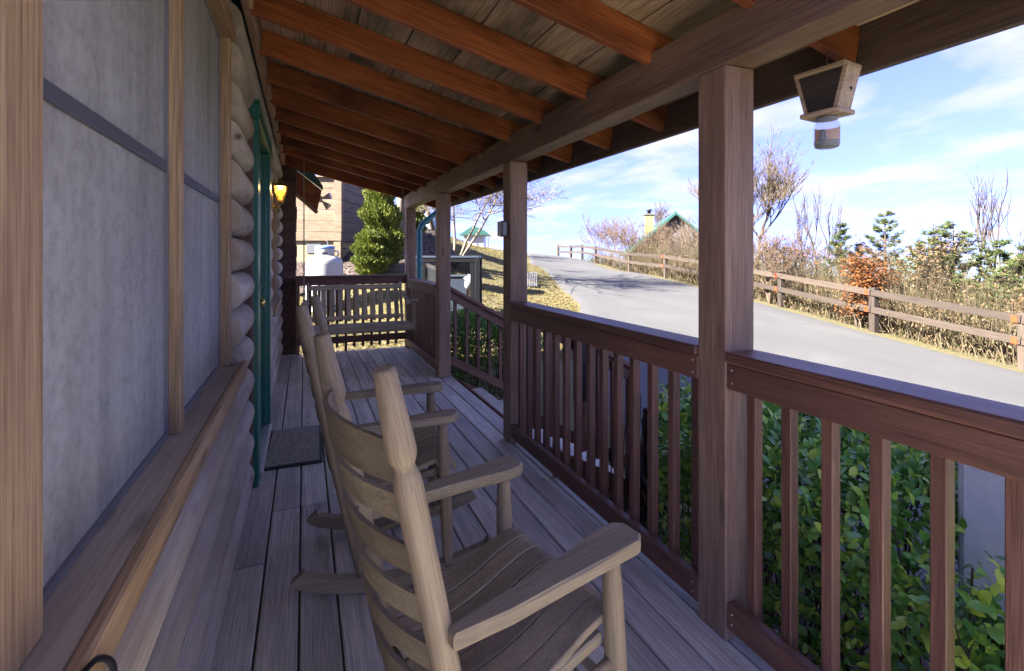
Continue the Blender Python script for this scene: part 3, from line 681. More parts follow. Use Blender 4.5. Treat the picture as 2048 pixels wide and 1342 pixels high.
board('cap_rail', (-.255, EY + .03, 1.045), (PX - .002, EY + .03, 1.045), .14, .038, M_rail, r, c=.006)
board('top_rail', (-.10, EY, .980), (PX - .002, EY, .980), .038, .090, M_rail, r)
board('bottom_rail', (-.10, EY, .175), (PX - .002, EY, .175), .038, .092, M_rail, r)
board('half_post', (-.075, EY + .04, .002), (-.075, EY + .04, 1.025), .045, .04, M_post, r, up=(0, 1, 0))
for i in range(11):
    x = .02 + 1.27 * (i + .5) / 11; board('baluster', (x, EY + .0385, .06 if i != 4 else .002), (x, EY + .0385, 1.025), .036, .036, M_rail, r, up=(0, 1, 0), c=.003)
# ---------------------------------------------------------------- stairs from the porch to the drive
SX0 = 1.567; NST = 3; RUN = .30; zbot = gz(2.5, 4.3)
RISE = (-zbot) / (NST + 1)
st = thing('porch_stairs', 'wooden stairs going down from the porch to the drive', 'stairs', (2.0, 4.3, zbot))
for i in range(NST):
    z = -(i + 1) * RISE
    for j in range(2): board('tread', (SX0 + RUN * i + .075 + j * .145, 3.45, z), (SX0 + RUN * i + .075 + j * .145, 5.29, z), .138, .036, M_deck, st)
    board('riser', (SX0 + RUN * i + .012, 3.46, z + RISE / 2), (SX0 + RUN * i + .012, 5.28, z + RISE / 2), .02, RISE - .045, M_rail, st)
for y in (3.44, 5.30):
    mb = MB().prism([(SX0, -.03), (SX0 + RUN * NST + .05, zbot + .13), (SX0 + RUN * NST + .05, zbot - .03), (SX0 + RUN * NST - .15, zbot - .03), (SX0, -.36)][::-1], 'y', y - .019, y + .019)
    build(mb, 'stringer', M_rail, st)
def stair_rail(y, lab, sgn):
    r = thing('stair_railing', lab, 'railing', (2.0, y, zbot), group='stair railings')
    XE = 2.44; s = .56
    def zt(x): return .98 - s * (x - 1.50)
    board('cap_rail', (1.50, y, zt(1.50)), (XE + .08, y, zt(XE + .08)), .12, .036, M_rail, r, up=(s, 0, 1))
    board('top_rail', (1.50, y + sgn * .005, zt(1.50) - .072), (XE, y + sgn * .005, zt(XE) - .072), .038, .095, M_rail, r, up=(s, 0, 1))
    board('bottom_rail', (1.50, y + sgn * .005, zt(1.50) - .80), (XE, y + sgn * .005, zt(XE) - .80), .038, .09, M_rail, r, up=(s, 0, 1))
    for i in range(6):
        x = 1.58 + i * .137; board('baluster', (x, y + sgn * .043, zt(x) - .87), (x, y + sgn * .043, zt(x) - .045), .036, .036, M_rail, r, up=(0, 1, 0), c=.003)
    board('newel_post', (XE + .045, y, gz(XE, y) - .05), (XE + .045, y, zt(XE + .045) - .028), .088, .088, M_rail, r, up=(0, 1, 0))
stair_rail(3.36, 'nearer sloping stair railing seen through the balusters', -1)
stair_rail(5.385, 'farther sloping stair railing below the third porch post', 1)
sg = thing('hanging_panel', 'black round topped panel hung on the stair railing behind the balusters', 'panel', (1.95, 3.3, .2))
mb = MB(); prof = [(-.09, .30), (.09, .30), (.09, .72), (.07, .76), (.03, .785), (-.03, .785), (-.07, .76), (-.09, .72)]
mb.prism([(1.98 + a, b_ - .06) for a, b_ in prof], 'y', 3.255, 3.294)
build(mb, 'panel', M_black, sg)
build(MB().tube([(1.90, 3.252, .50), (1.90, 3.235, .52), (2.05, 3.235, .52), (2.05, 3.252, .50)], .006, 6), 'handle', M_dark, sg)

# ---------------------------------------------------------------- rocking chairs (local: x forward, y left)
def rocking_chair(label, loc, rz):
    ch = thing('rocking_chair', label, 'rocking chair', loc, rz, 'rocking chairs on the porch')
    def B(mb, name, mat, par=ch, M=I4): return build(mb, name, mat, par, M, local=True)
    def axisM(p0, p1):
        p0, p1 = Vector(p0), Vector(p1); z = (p1 - p0).normalized(); x = Vector((0, 1, 0)).cross(z).normalized(); y = z.cross(x)
        M = Matrix((x, y, z)).transposed().to_4x4(); M.translation = p0; return M, (p1 - p0).length
    def pxz(z): return -.23 * (z - .055) / (1.16 - .055)         # recline of the back posts
    for s in (-1, 1):
        M, L = axisM((0, s * .225, .055), (-.23, s * .225, 1.16))
        q = L - .185
        prof = [(.017, 0), (.021, .03), (.0245, .12), (.0268, .35), (.0272, .62), (.0272, q - .045), (.0255, q - .024), (.0200, q - .005), (.0200, q + .002), (.0262, q + .016), (.0282, q + .028), (.0275, q + .05), (.0205, L - .010), (.0190, L - .003), (.0155, L)]
        B(MB().lathe(prof, 24), 'back_post', M_chairz, M=M)
        # front leg
        M, L = axisM((.345, s * .245, .055), (.322, s * .232, .662))
        B(MB().lathe([(.016, 0), (.021, .04), (.0245, .15), (.0262, .32), (.0250, .48), (.0215, .56), (.019, L)], 20), 'front_leg', M_chairz, M=M)
        # arm: flat, widest in front, clipped corners
        o0, o1 = .285, .290
        outl = [(-.118, o0 - .012), (.0, o0), (.20, o1), (.362, o1 - .002), (.384, .270), (.386, .218), (.366, .198), (.32, .194), (.20, .212), (.05, .234), (-.118, .250)]
        pts = [(x, s * y) for x, y in outl]
        if s > 0: pts = pts[::-1]
        n = len(pts); mb = MB(); vs = []; cx = sum(p[0] for p in pts) / n; cy = sum(p[1] for p in pts) / n
        for inset, dz in ((.006, -.017), (0, -.012), (0, .010), (.006, .016)):
            for (x, y) in pts:
                dd = Vector((cx - x, cy - y)); dd = dd.normalized() * inset
                vs.append((x + dd.x, y + dd.y, .667 + .05 * (x - .1) + dz))
        fs = [tuple(range(n))[::-1], tuple(3 * n + i for i in range(n))]
        for r_ in range(3): fs += [(r_ * n + i, r_ * n + (i + 1) % n, (r_ + 1) * n + (i + 1) % n, (r_ + 1) * n + i) for i in range(n)]
        mb.add(vs, fs); B(mb, 'arm', M_chair)
        # rocker
        def arc(x): return .62 * (1 - math.cos(math.asin(max(-.98, min(.98, (x - .12) / 1.05))))) * 1.5
        N = 14; xs = [-.265 + (.56 + .265) * i / N for i in range(N + 1)]
        poly = [(x, arc(x) + .001) for x in xs] + [(x, arc(x) + .058) for x in reversed(xs)]
        poly[-1] = (xs[0] + .045, arc(xs[0]) + .058); poly[0] = (xs[0] + .01, arc(xs[0]) + .006); poly.append((xs[0], arc(xs[0]) + .022))
        poly[N + 1] = (xs[-1] - .04, arc(xs[-1]) + .058)
        mb = MB(); y0 = s * .235 - .019; nn = len(poly)
        vs = [(x, y0, z) for x, z in poly] + [(x, y0 + .038, z) for x, z in poly]
        fs = [tuple(range(nn)), tuple(range(nn, 2 * nn))[::-1]] + [(i, nn + i, nn + (i + 1) % nn, (i + 1) % nn) for i in range(nn)]
        mb.add(vs, fs); B(mb, 'rocker', M_chair)
        for z in (.215, .315): B(MB().tube([(pxz(z), s * .228, z), (.338, s * .240, z + .095)], .0120, 10), 'side_rung', M_chairz)
        B(MB().cbox(-.20, .17, -.012, .012, -.015, .015, .004), 'seat_side_rail', M_chair, M=Matrix.Translation((.145, s * .205, .410)) @ Matrix.Rotation(-.20, 4, 'Y'))
    for z in (.20, .31): B(MB().tube([(.342, -.243, z), (.342, .243, z)], .0125, 10), 'front_rung', M_chairz)
    for z in (.18, .30): B(MB().tube([(pxz(z), -.225, z), (pxz(z), .225, z)], .0125, 10), 'rear_rung', M_chairz)
    # ladder back: bowed slats
    for i, zt in enumerate((1.02, .918, .816, .714, .612, .510)):
        h = .080 if i == 0 else .058; N = 14; vs = []
        for k in range(N + 1):
            t = -1 + 2 * k / N; y = t * .222; bow = -.060 * (1 - t * t)
            zc = zt - h / 2; crest = .012 * (1 - t * t) if i == 0 else 0
            for dx, dz in ((-.006, -h / 2), (.006, -h / 2), (.006, h / 2 + crest), (-.006, h / 2 + crest)):
                vs.append((pxz(zc + dz) + bow + dx, y, zc + dz))
        fs = [(0, 1, 2, 3), tuple(4 * N + q for q in (3, 2, 1, 0))]
        for k in range(N):
            for q in range(4): fs.append((4 * k + q, 4 * (k + 1) + q, 4 * (k + 1) + (q + 1) % 4, 4 * k + (q + 1) % 4))
        mb = MB(); mb.add(vs, fs); B(mb, 'back_slat', M_chairy)
    # seat: contoured slats front to back
    prof = [(-.075, .425), (-.02, .416), (.05, .420), (.12, .434), (.19, .458), (.25, .484), (.30, .500), (.335, .505), (.362, .497), (.378, .478), (.384, .452)]
    NS = 7; wS = .440 / NS
    for i in range(NS):
        ya = -.220 + i * wS + .0015; yb = ya + wS - .003; dip = -.006 * (1 - ((ya + yb) / .44) ** 2)
        vs = []; n = len(prof)
        for (x, z) in prof: vs += [(x, ya, z + dip - .003), (x, ya + .003, z + dip), (x, yb - .003, z + dip), (x, yb, z + dip - .003), (x - (.012 if x > .35 else 0), yb, z + dip - .018), (x - (.012 if x > .35 else 0), ya, z + dip - .018)]
        fs = [(0, 1, 2, 3, 4, 5)[::-1], tuple(6 * (n - 1) + q for q in range(6))]
        for k in range(n - 1):
            for q in range(6): fs.append((6 * k + q, 6 * k + (q + 1) % 6, 6 * (k + 1) + (q + 1) % 6, 6 * (k + 1) + q))
        fs = [f[::-1] for f in fs]
        mb = MB(); mb.add(vs, fs); B(mb, 'seat_slat', M_chair)
    return ch
rocking_chair('near weathered wooden rocking chair filling the foreground', (.31, 1.156, 0), R(11.5))
rocking_chair('second rocking chair, farther back and beside the door mat', (.247, 2.304, 0), R(-7.3))

# ---------------------------------------------------------------- porch swing, mat, chains
sgx0, sgx1, FY, SZ = .0, 1.29, 6.22, .455
sw = thing('porch_swing', 'weathered slatted wooden porch swing hanging from chains at the far end', 'swing', (.65, 6.45, SZ))
board('seat_front', (sgx0, FY, SZ + .005), (sgx1, FY, SZ + .005), .03, .085, M_swing, sw)
for i in range(5): board('seat_slat', (sgx0 + .03, FY + .075 + i * .088, SZ + .035 - i * .008), (sgx1 - .03, FY + .075 + i * .088, SZ + .035 - i * .008), .076, .02, M_swing, sw)
for x in (sgx0 + .05, .64, sgx1 - .05): board('seat_support', (x, FY + .02, SZ - .005), (x, FY + .50, SZ - .045), .035, .05, M_swing, sw)
board('under_rail', (sgx0 + .02, FY + .16, SZ - .055), (sgx1 - .02, FY + .16, SZ - .055), .07, .035, M_swing, sw)
bk0, bk1 = Vector((0, FY + .48, SZ + .04)), Vector((0, FY + .64, SZ + .50))
bd = (bk1 - bk0)
def bp(x, t, off=0): p = bk0 + bd * t; return Vector((x, p.y - off, p.z))
for x in (sgx0 + .045, sgx1 - .075): board('back_stile', bp(x, -.12), bp(x, 1.06), .05, .03, M_swing, sw, up=(1, 0, 0))
board('back_top_rail', bp(sgx0 + .05, .93, .03), bp(sgx1 - .06, .93, .03), .03, .06, M_swing, sw, up=bd)
board('back_lower_rail', bp(sgx0 + .05, .10, .03), bp(sgx1 - .06, .10, .03), .03, .05, M_swing, sw, up=bd)
for i in range(11):
    x = sgx0 + .13 + i * (sgx1 - sgx0 - .27) / 10; board('back_slat', bp(x, .0), bp(x, .98), .018, .058, M_swing, sw, up=(1, 0, 0))
for x in (sgx0 + .012, sgx1 - .012):
    board('arm_post', (x, FY + .03, SZ - .05), (x, FY + .02, SZ + .295), .028, .085, M_swing, sw, up=(0, 1, 0))
    mb = MB(); N = 10; vs = []
    for k in range(N + 1):
        t = k / N; y = FY - .04 + t * .60; z = SZ + .315 - .05 * math.sin(t * math.pi) + (.02 if k == 0 else 0); w = .045 - .02 * t
        vs += [(x - w, y, z - .011), (x + w, y, z - .011), (x + w, y, z + .011), (x - w, y, z + .011)]
    fs = [(0, 1, 2, 3), tuple(4 * N + q for q in (3, 2, 1, 0))] + [(4 * k + q, 4 * (k + 1) + q, 4 * (k + 1) + (q + 1) % 4, 4 * k + (q + 1) % 4) for k in range(N) for q in range(4)]
    mb.add(vs, fs); build(mb, 'arm', M_swing, sw)
def chain(p0, p1, par):
    p0, p1 = Vector(p0), Vector(p1); L = (p1 - p0).length; n = int(L / .030); mb = MB(); d = (p1 - p0) / L
    a = d.orthogonal().normalized(); b_ = d.cross(a)
    for i in range(n):
        c = p0 + d * (L * (i + .5) / n); e = a if i % 2 else b_; pts = []
        for k in range(9):
            t = 2 * math.pi * k / 8; pts.append(c + d * (.0195 * math.cos(t)) + e * (.0095 * math.sin(t)))
        mb.tube(pts, .0032, 5, cap=False)
    return build(mb, 'chain', M_chain, par)
def hook(p, par): build(MB().tube([p + Vector((0, 0, .0)), p + Vector((0, 0, -.03)), p + Vector((.012, 0, -.05)), p + Vector((.0, 0, -.065)), p + Vector((-.01, 0, -.05))], .005, 6), 'hook', M_chain, par)
ryc = min(RAFT, key=lambda q: abs(q - 6.35))
for x in (sgx0 - .0, sgx1 - .02):
    xt = x if x < .5 else x - .09
    top = Vector((xt, ryc, zr(xt) - .002)); hook(top, sw); knot = Vector((x if x < .5 else x - .03, FY + .20, SZ + .62)); t2 = top + Vector((0, 0, -.062))
    chain(t2, knot, sw); chain(knot, (x, FY + .03, SZ + .325), sw); chain(knot, (x, FY + .55, SZ + .16), sw)
mat_ = thing('door_mat', 'brown bristle door mat with black rubber border in front of the door', 'door mat', (-.062, 3.83, 0), R(-1.5))
build(MB().cbox(-.185, .185, -.375, .375, .001, .009, .003), 'rubber_border', M_rubber, mat_, local=True)
build(MB().cbox(-.163, .163, -.350, .350, .0091, .017, .004), 'bristle_pile', M_coir, mat_, local=True)

# ---------------------------------------------------------------- bee trap under the eave
ty = min(RAFT, key=lambda q: abs(q - 1.15)); TX = 1.735
TP = Vector((TX, ty, zr(TX) - .002)); DZT = -.022
tr = thing('bee_trap', 'wooden carpenter bee trap with a glass jar hanging under the eave', 'bee trap', (TX, ty, TP.z - .36))
MT = Matrix.Translation((TX, ty, TP.z + DZT)) @ Matrix.Rotation(R(-84), 4, 'Z') @ Matrix.Diagonal((.90, .90, .93, 1))
def TB(mb, name, mat): return build(mb, name, mat, tr, MT)
TB(MB().tube([(0, 0, .026), (0, 0, -.016), (.008, 0, -.024), (.004, 0, -.034), (0, 0, -.042)], .003, 6), 'hook', M_chain)
TB(MB().cbox(-.098, .098, -.062, .062, -.060, -.042, .003), 'top_board', M_trapw)
M_trapd = M_trapshade
TB(MB().prism([(-.085, -.061), (.085, -.061), (.048, -.205), (-.048, -.205)][::-1], 'y', -.048, -.032), 'front_board', M_trapd)
TB(MB().prism([(-.085, -.061), (.085, -.061), (.048, -.205), (-.048, -.205)][::-1], 'y', .032, .048), 'back_board', M_trapd)
for s in (-1, 1):
    a = [(s * .085, -.061), (s * .101, -.061), (s * .064, -.205), (s * .048, -.205)]
    TB(MB().prism(a[::-1] if s > 0 else a, 'y', -.047, .047), 'side_board', M_trapw)
mh = MT @ Matrix.Translation((.0868, .005, -.135)) @ Matrix.Rotation(math.pi / 2, 4, 'Y')
build(MB().lathe([(.0065, 0), (.0065, .0025)], 12), 'entry_hole', M_black, tr, mh)
TB(MB().cbox(-.075, .075, -.060, .060, -.224, -.206, .003), 'bottom_board', M_trapw)
TB(MB().lathe([(.036, -.236), (.0385, -.235), (.0385, -.2245), (.036, -.2245)], 28), 'jar_lid', M_frame)
jar = TB(MB().lathe([(.030, -.345), (.042, -.342), (.046, -.332), (.0465, -.300), (.0465, -.262), (.042, -.250), (.0375, -.246), (.0375, -.236)], 32), 'jar', M_jar)
build(MB().lathe([(.031, -.3435), (.0425, -.339), (.0445, -.328), (.0445, -.318)], 24), 'dead_bees', M_black, jar, MT)
mb = MB(); N = 12; vs = []
for k in range(N + 1):
    a = R(15) + R(175) * k / N; vs += [(.0440 * math.cos(a), .0440 * math.sin(a), -.317), (.0440 * math.cos(a), .0440 * math.sin(a), -.262)]
mb.add(vs, [(2 * k, 2 * k + 2, 2 * k + 3, 2 * k + 1) for k in range(N)], True); build(mb, 'amber_film', M_amber, jar, MT)
TB(MB().lathe([(.002, -.322), (.012, -.318), (.016, -.305), (.011, -.290), (.013, -.280), (.006, -.270)], 10, M=Matrix.Translation((-.012, -.01, 0))), 'bee_pile', M_black)

# ---------------------------------------------------------------- vegetation generators
def leaf_quad(mb_v, mb_f, p, d, nrm_, L, W):
    """pointed leaf folded on its midrib"""
    s = d.cross(nrm_); s = s.normalized() if s.length > 1e-6 else d.orthogonal().normalized(); u = s.cross(d); b0 = len(mb_v)
    mb_v += [p, p + d * L * .45 + s * W * .5 + u * W * .12, p + d * L, p + d * L * .45 - s * W * .5 + u * W * .12, p + d * L * .5]
    mb_f += [(b0, b0 + 1, b0 + 4), (b0 + 1, b0 + 2, b0 + 4), (b0, b0 + 4, b0 + 3), (b0 + 4, b0 + 2, b0 + 3)]
def oval_leaf(mb_v, mb_f, p, d, nrm_, L, W):
    s = d.cross(nrm_); s = s.normalized() if s.length > 1e-6 else d.orthogonal().normalized(); u = s.cross(d); b0 = len(mb_v)
    mb_v += [p]
    for t, w, z in ((.22, .72, .02), (.55, 1.0, .05), (.84, .62, .02)):
        c = p + d * L * t + u * L * z; mb_v += [c + s * W * .5 * w + u * W * .14 * w, c, c - s * W * .5 * w + u * W * .14 * w]
    mb_v += [p + d * L - u * L * .06]
    for a, b_ in ((0, 1), (1, 2)):
        q, r_ = b0 + 1 + 3 * a, b0 + 1 + 3 * b_; mb_f += [(q, r_, r_ + 1, q + 1), (q + 1, r_ + 1, r_ + 2, q + 2)]
    mb_f += [(b0, b0 + 1, b0 + 2), (b0, b0 + 2, b0 + 3), (b0 + 7, b0 + 10, b0 + 8), (b0 + 8, b0 + 10, b0 + 9)]
def rdir(rg, zlo=-1, zhi=1):
    z = rg.uniform(zlo, zhi); a = rg.uniform(0, 2 * math.pi); q = math.sqrt(max(0, 1 - z * z)); return Vector((q * math.cos(a), q * math.sin(a), z))
def fast(vs, fs, name, mat, parent, M=I4, smooth=False):
    mb = MB(); mb.add(vs, fs, smooth); return build(mb, name, mat, parent, M)
def branches(mb, rg, p, d, L, r, depth, out, spread=.6, up=.12, kids=(2, 4), taper=.62, minr=.003, sides=5):
    n = 3; pts = [p]; q = p.copy(); dd = d.copy()
    for i in range(n):
        dd = (dd + Vector((rg.uniform(-.16, .16), rg.uniform(-.16, .16), rg.uniform(-.06, .10) + up * .4))).normalized(); q = q + dd * L / n; pts.append(q.copy())
    rr = [max(minr, r * (1 - (1 - taper) * i / n)) for i in range(n + 1)]
    mb.tube(pts, rr, sides if r > .012 else 3, cap=depth == 0)
    out.append((q.copy(), dd.copy(), depth))
    if depth <= 0: return
    for k in range(rg.randint(*kids)):
        t = rg.uniform(.35, 1.0); i = min(n - 1, int(t * n)); pp = pts[i].lerp(pts[i + 1], t * n - i)
        nd = (dd * (1 - spread * .5) + rdir(rg, -.4, .8) * spread + Vector((0, 0, up))).normalized()
        branches(mb, rg, pp, nd, L * rg.uniform(.5, .82), r * rg.uniform(.45, .66), depth - 1, out, spread, up, kids, taper, minr, sides)
    if depth >= 1: branches(mb, rg, q, (dd + rdir(rg) * .18).normalized(), L * .78, rr[-1], depth - 1, out, spread, up, kids, taper, minr, sides)
def bare_tree(label, base, h, rg, depth=4, r=.07, mat=M_bark, spread=.6, up=.15, lean=(0, 0), stems=1, kids=(2, 4), group=None, name='bare_tree', trunk=.3, minr=.004, cat='tree'):
    t = thing(name, label, cat, base, group=group); b_ = Vector(base)
    tm = MB(); cm = MB(); out = []
    for s in range(stems):
        d = (Vector((lean[0], lean[1], 1)) + (rdir(rg, -.2, .2) * (.38 if stems > 1 else .04))).normalized()
        p = b_ + Vector((0, 0, -.15)); e = b_ + d * h * trunk
        mid = p.lerp(e, .5) + rdir(rg) * .02 * h * trunk
        tm.tube([p, mid, e], [r * 1.25, r * 1.02, r * .9], 8)
        branches(cm, rg, e - d * .02, d, h * (1 - trunk) * .36, r * .86, depth, out, spread, up, kids, minr=minr)
    build(tm, 'trunk', mat, t); build(cm, 'crown', mat, t)
    return t, out
def pine(label, base, h, rg, wide=.32, sparse=1.0, group='young pines beyond the fence'):
    t = thing('pine_tree', label, 'pine tree', base, group=group); b_ = Vector(base); tm = MB(); bmx = MB(); lv, lf = [], []
    tm.tube([b_ - Vector((0, 0, .2)), b_ + Vector((.02 * h, 0, h * .5)), b_ + Vector((.01 * h, 0, h))], [h * .018, h * .012, .006], 7)
    z = h * .18
    while z < h * .98:
        f = 1 - (z / h); nb = 5 if z < h * .9 else 3
        for k in range(nb):
            if rg.random() > .9 * sparse + .1: continue
            a = rg.uniform(0, 6.28); L = h * wide * (f ** .75 + .07) * rg.uniform(.6, 1.15); d = Vector((math.cos(a), math.sin(a), rg.uniform(.12, .55)))
            p0 = b_ + Vector((.012 * h, 0, z)); pts = [p0, p0 + d * L * .5, p0 + d * L + Vector((0, 0, L * .22))]
            bmx.tube(pts, [.012, .008, .004], 3, cap=False)
            for q in range(int(9 + L * 22)):
                tt = rg.uniform(.35, 1.02); pp = pts[0].lerp(pts[1], tt * 2) if tt < .5 else pts[1].lerp(pts[2], min(1, tt * 2 - 1)); c = pp + rdir(rg) * .05
                for w in range(8):
                    nd = (rdir(rg, -.2, .9) + d.normalized() * .5).normalized(); ln = rg.uniform(.09, .16); s_ = nd.orthogonal().normalized() * .012; b0 = len(lv)
                    lv += [c - s_, c + s_, c + nd * ln]; lf.append((b0, b0 + 1, b0 + 2))
        z += h * rg.uniform(.055, .085)
    build(tm, 'trunk', M_barkd, t); build(bmx, 'branches', M_barkd, t); fast(lv, lf, 'crown', M_pine, t)
    return t
def leaf_cloud(rg, centers, n, L, W, flat=.3):
    vs, fs = [], []
    for i in range(n):
        c, rad = rg.choice(centers); p = c + rdir(rg) * rad * rg.random() ** .45; d = rdir(rg, -.6, .5); leaf_quad(vs, fs, p, d, (Vector((0, 0, 1)) + rdir(rg) * flat * 2).normalized(), L * rg.uniform(.6, 1.2), W * rg.uniform(.6, 1.2))
    return vs, fs

# ---------------------------------------------------------------- hedges
def hedge(label, x0, x1, y0, y1, top, n, L, W, mat, seed, singles, stems, fall=None):
    rg = random.Random(seed); cx, cy = (x0 + x1) / 2, (y0 + y1) / 2; zb = gz(cx, cy)
    t = thing('hedge_bush', label, 'hedge', (cx, cy, zb), group='leafy hedges by the porch')
    sm = MB(); tips = []
    def topz(x, y):
        e = max(abs((x - cx) / (x1 - x0) * 2), abs((y - cy) / (y1 - y0) * 2)); z = top - .22 * max(0, e) ** 4 + .05 * math.sin(x * 5 + y * 7) + .04 * math.sin(y * 11)
        return min(z, fall(x, y)) if fall else z
    for i in range(stems):
        x, y = rg.uniform(x0 + .05, x1 - .05), rg.uniform(y0 + .05, y1 - .05); zt_ = topz(x, y); p = Vector((x, y, gz(x, y) - .03)); pts = [p]; 
        for k in range(5):
            p = p + Vector((rg.uniform(-.07, .07), rg.uniform(-.07, .07), (zt_ - pts[0].z) / 5)); pts.append(p)
        sm.tube(pts, [.009, .007, .006, .005, .004, .003], 4, cap=False)
        for k in range(5):
            q = rg.choice(pts[1:5]); d = rdir(rg, .1, .9) * rg.uniform(.12, .3); sm.tube([q, q + d * .6, q + d + Vector((0, 0, .03))], [.004, .003, .002], 3, cap=False)
    build(sm, 'stems', M_twig, t)
    vs, fs = [], []; cand = []
    for i in range(n):
        x, y = rg.uniform(x0, x1), rg.uniform(y0, y1); zt_ = topz(x, y); zlow = gz(x, y) + .1
        # mostly a shell near the faces and top, sparser low down
        if rg.random() < .55: z = zt_ - abs(rg.gauss(0, .10))
        else:
            z = zlow + (zt_ - zlow) * rg.random() ** .7
            if rg.random() < .75:
                if rg.random() < .55: x = x0 + abs(rg.gauss(0, .08))
                else: y = (y0 + abs(rg.gauss(0, .1))) if rg.random() < .5 else (y1 - abs(rg.gauss(0, .1)))
        if y > 1.20 * x + .02 and x < 4 and y < 4: continue          # the corner by the statue is clipped back
        p = Vector((x, y, z)); o_ = Vector(((x - cx) / (x1 - x0), (y - cy) / (y1 - y0), .35)).normalized()
        d = (o_ * .8 + rdir(rg)).normalized(); nn = (Vector((0, 0, 1)) + rdir(rg) * .75 + o_ * .4).normalized(); ln = L * rg.uniform(.55, 1.15)
        cand.append((p, d, nn, ln, W * rg.uniform(.75, 1.15) * ln / L))
    if singles:
        cand.sort(key=lambda c: c[0].length if c[0].z > -.4 else 99)
        lv, lf = [], []; oval_leaf(lv, lf, Vector((0, 0, 0)), Vector((1, 0, 0)), Vector((0, 0, 1)), 1, W / L); mb = MB(); mb.add(lv, lf, True); lm = mb.mesh('leaf', mat)
        for (p, d, nn, ln, w_) in cand[:singles]:
            s_ = d.cross(nn).normalized(); u_ = s_.cross(d); M = Matrix((d * ln, -s_ * ln, u_ * ln)).transposed().to_4x4(); M.translation = p
            put('leaf', lm, t, M)
        cand = cand[singles:]
    for (p, d, nn, ln, w_) in cand: oval_leaf(vs, fs, p, d, nn, ln, w_)
    f_ = fast(vs, fs, 'foliage', mat, t, smooth=True); f_['kind'] = 'stuff'
    return t
hedge('large glossy leaved hedge outside the near railing', 1.72, 3.05, -.4, 2.95, .47, 26000, .060, .034, M_hedge, 3, 290, 150, fall=lambda x, y: .47 if not (1.9 < x and y < 1.02) else .10)
hedge('dense small leaved green hedge beside the far side of the stairs', 1.72, 2.9, 5.50, 6.95, .62, 15000, .040, .024, M_hedge2, 8, 0, 60, fall=lambda x, y: .76 - .42 * (x - 1.7))
# grey cabinet in the hedge
cb = thing('utility_cabinet', 'grey speckled metal cabinet standing in the hedge at the right edge', 'cabinet', (2.42, .80, gz(2.4, .8)))
zc = gz(2.4, .8)
build(MB().cbox(2.20, 2.62, .52, 1.04, zc + .12, .70, .012), 'housing', M_grey, cb)
build(MB().cbox(2.185, 2.199, .545, 1.015, zc + .5, .67, .004), 'door', M_grey, cb)
for (x, y) in ((2.24, .56), (2.58, .56), (2.24, 1.0), (2.58, 1.0)): build(MB().cbox(x - .02, x + .02, y - .02, y + .02, zc - .05, zc + .119, .003), 'foot', M_dark, cb)
# black statue behind the balusters
zs = gz(2.42, 3.0)
stt = thing('yard_statue', 'tall black rounded yard statue standing between stairs and hedge', 'statue', (2.42, 3.0, zs))
mb = MB(); mb.lathe([(.12, -.03), (.135, .02), (.13, .08), (.125, .16), (.135, .28), (.145, .40), (.140, .52), (.115, .62), (.092, .68), (.088, .71), (.098, .77), (.100, .83), (.085, .90), (.05, .94), (.01, .95)], 20, M=Matrix.Translation((2.42, 3.0, zs)))
body = build(mb, 'body', M_black, stt)
for s in (-1, 1):
    build(MB().lathe([(.006, -.03), (.026, -.02), (.030, 0), (.024, .016), (.005, .026)], 12, M=Matrix.Translation((2.42 + s * .075, 3.0, zs + .93))), 'ear', M_black, stt)
    build(MB().tube([(2.42 + s * .125, 3.0, zs + .60), (2.42 + s * .165, 2.96, zs + .46), (2.42 + s * .12, 2.89, zs + .36)], [.045, .042, .034], 10), 'arm', M_black, stt)
    build(MB().tube([(2.42 + s * .08, 2.94, zs + .10), (2.42 + s * .09, 2.86, zs + .05), (2.42 + s * .09, 2.82, zs + .06)], [.06, .052, .04], 10), 'foot', M_black, stt)
build(MB().lathe([(.045, 0), (.042, .04), (.030, .065), (.008, .075)], 14, M=Matrix.Translation((2.42, 2.91, zs + .815)) @ Matrix.Rotation(math.pi / 2, 4, 'X')), 'muzzle', M_black, stt)

# ---------------------------------------------------------------- beyond the end of the porch
tz = gz(.42, 11.6)
tk = thing('propane_tank', 'white upright propane tank with blue cover behind the end railing', 'propane tank', (.42, 11.6, tz))
TT = Matrix.Translation((.42, 11.6, tz))
build(MB().lathe([(.28, -.02), (.30, .0), (.30, .10), (.27, .10)], 32, M=TT), 'foot_ring', M_white, tk)
build(MB().lathe([(.20, .10), (.32, .13), (.37, .19), (.385, .27), (.385, 1.02), (.375, 1.09), (.33, 1.155), (.24, 1.20), (.12, 1.215)], 40, M=TT), 'body', M_white, tk)
build(MB().lathe([(.185, 1.19), (.20, 1.20), (.20, 1.37), (.19, 1.385), (.185, 1.37)], 28, M=TT), 'collar', M_white, tk)
build(MB().lathe([(.205, 1.352), (.212, 1.36), (.208, 1.40), (.16, 1.425), (.02, 1.432)], 28, M=TT), 'cover', M_blue, tk)
build(MB().tube([TT @ Vector((.19, -.02, 1.30)), TT @ Vector((.26, -.04, 1.31)), TT @ Vector((.29, -.03, 1.25)), TT @ Vector((.27, .0, 1.20))], .018, 8), 'valve', M_alum, tk)
build(MB().tube([TT @ Vector((.05, -.05, 1.42)), TT @ Vector((.06, -.08, 1.50)), TT @ Vector((.03, -.10, 1.53))], .008, 6), 'vent_pipe', M_alum, tk)
build(MB().box(-.06, .06, -.2015, -.2005, 1.24, 1.27), 'handle_slot', M_dark, tk, TT)
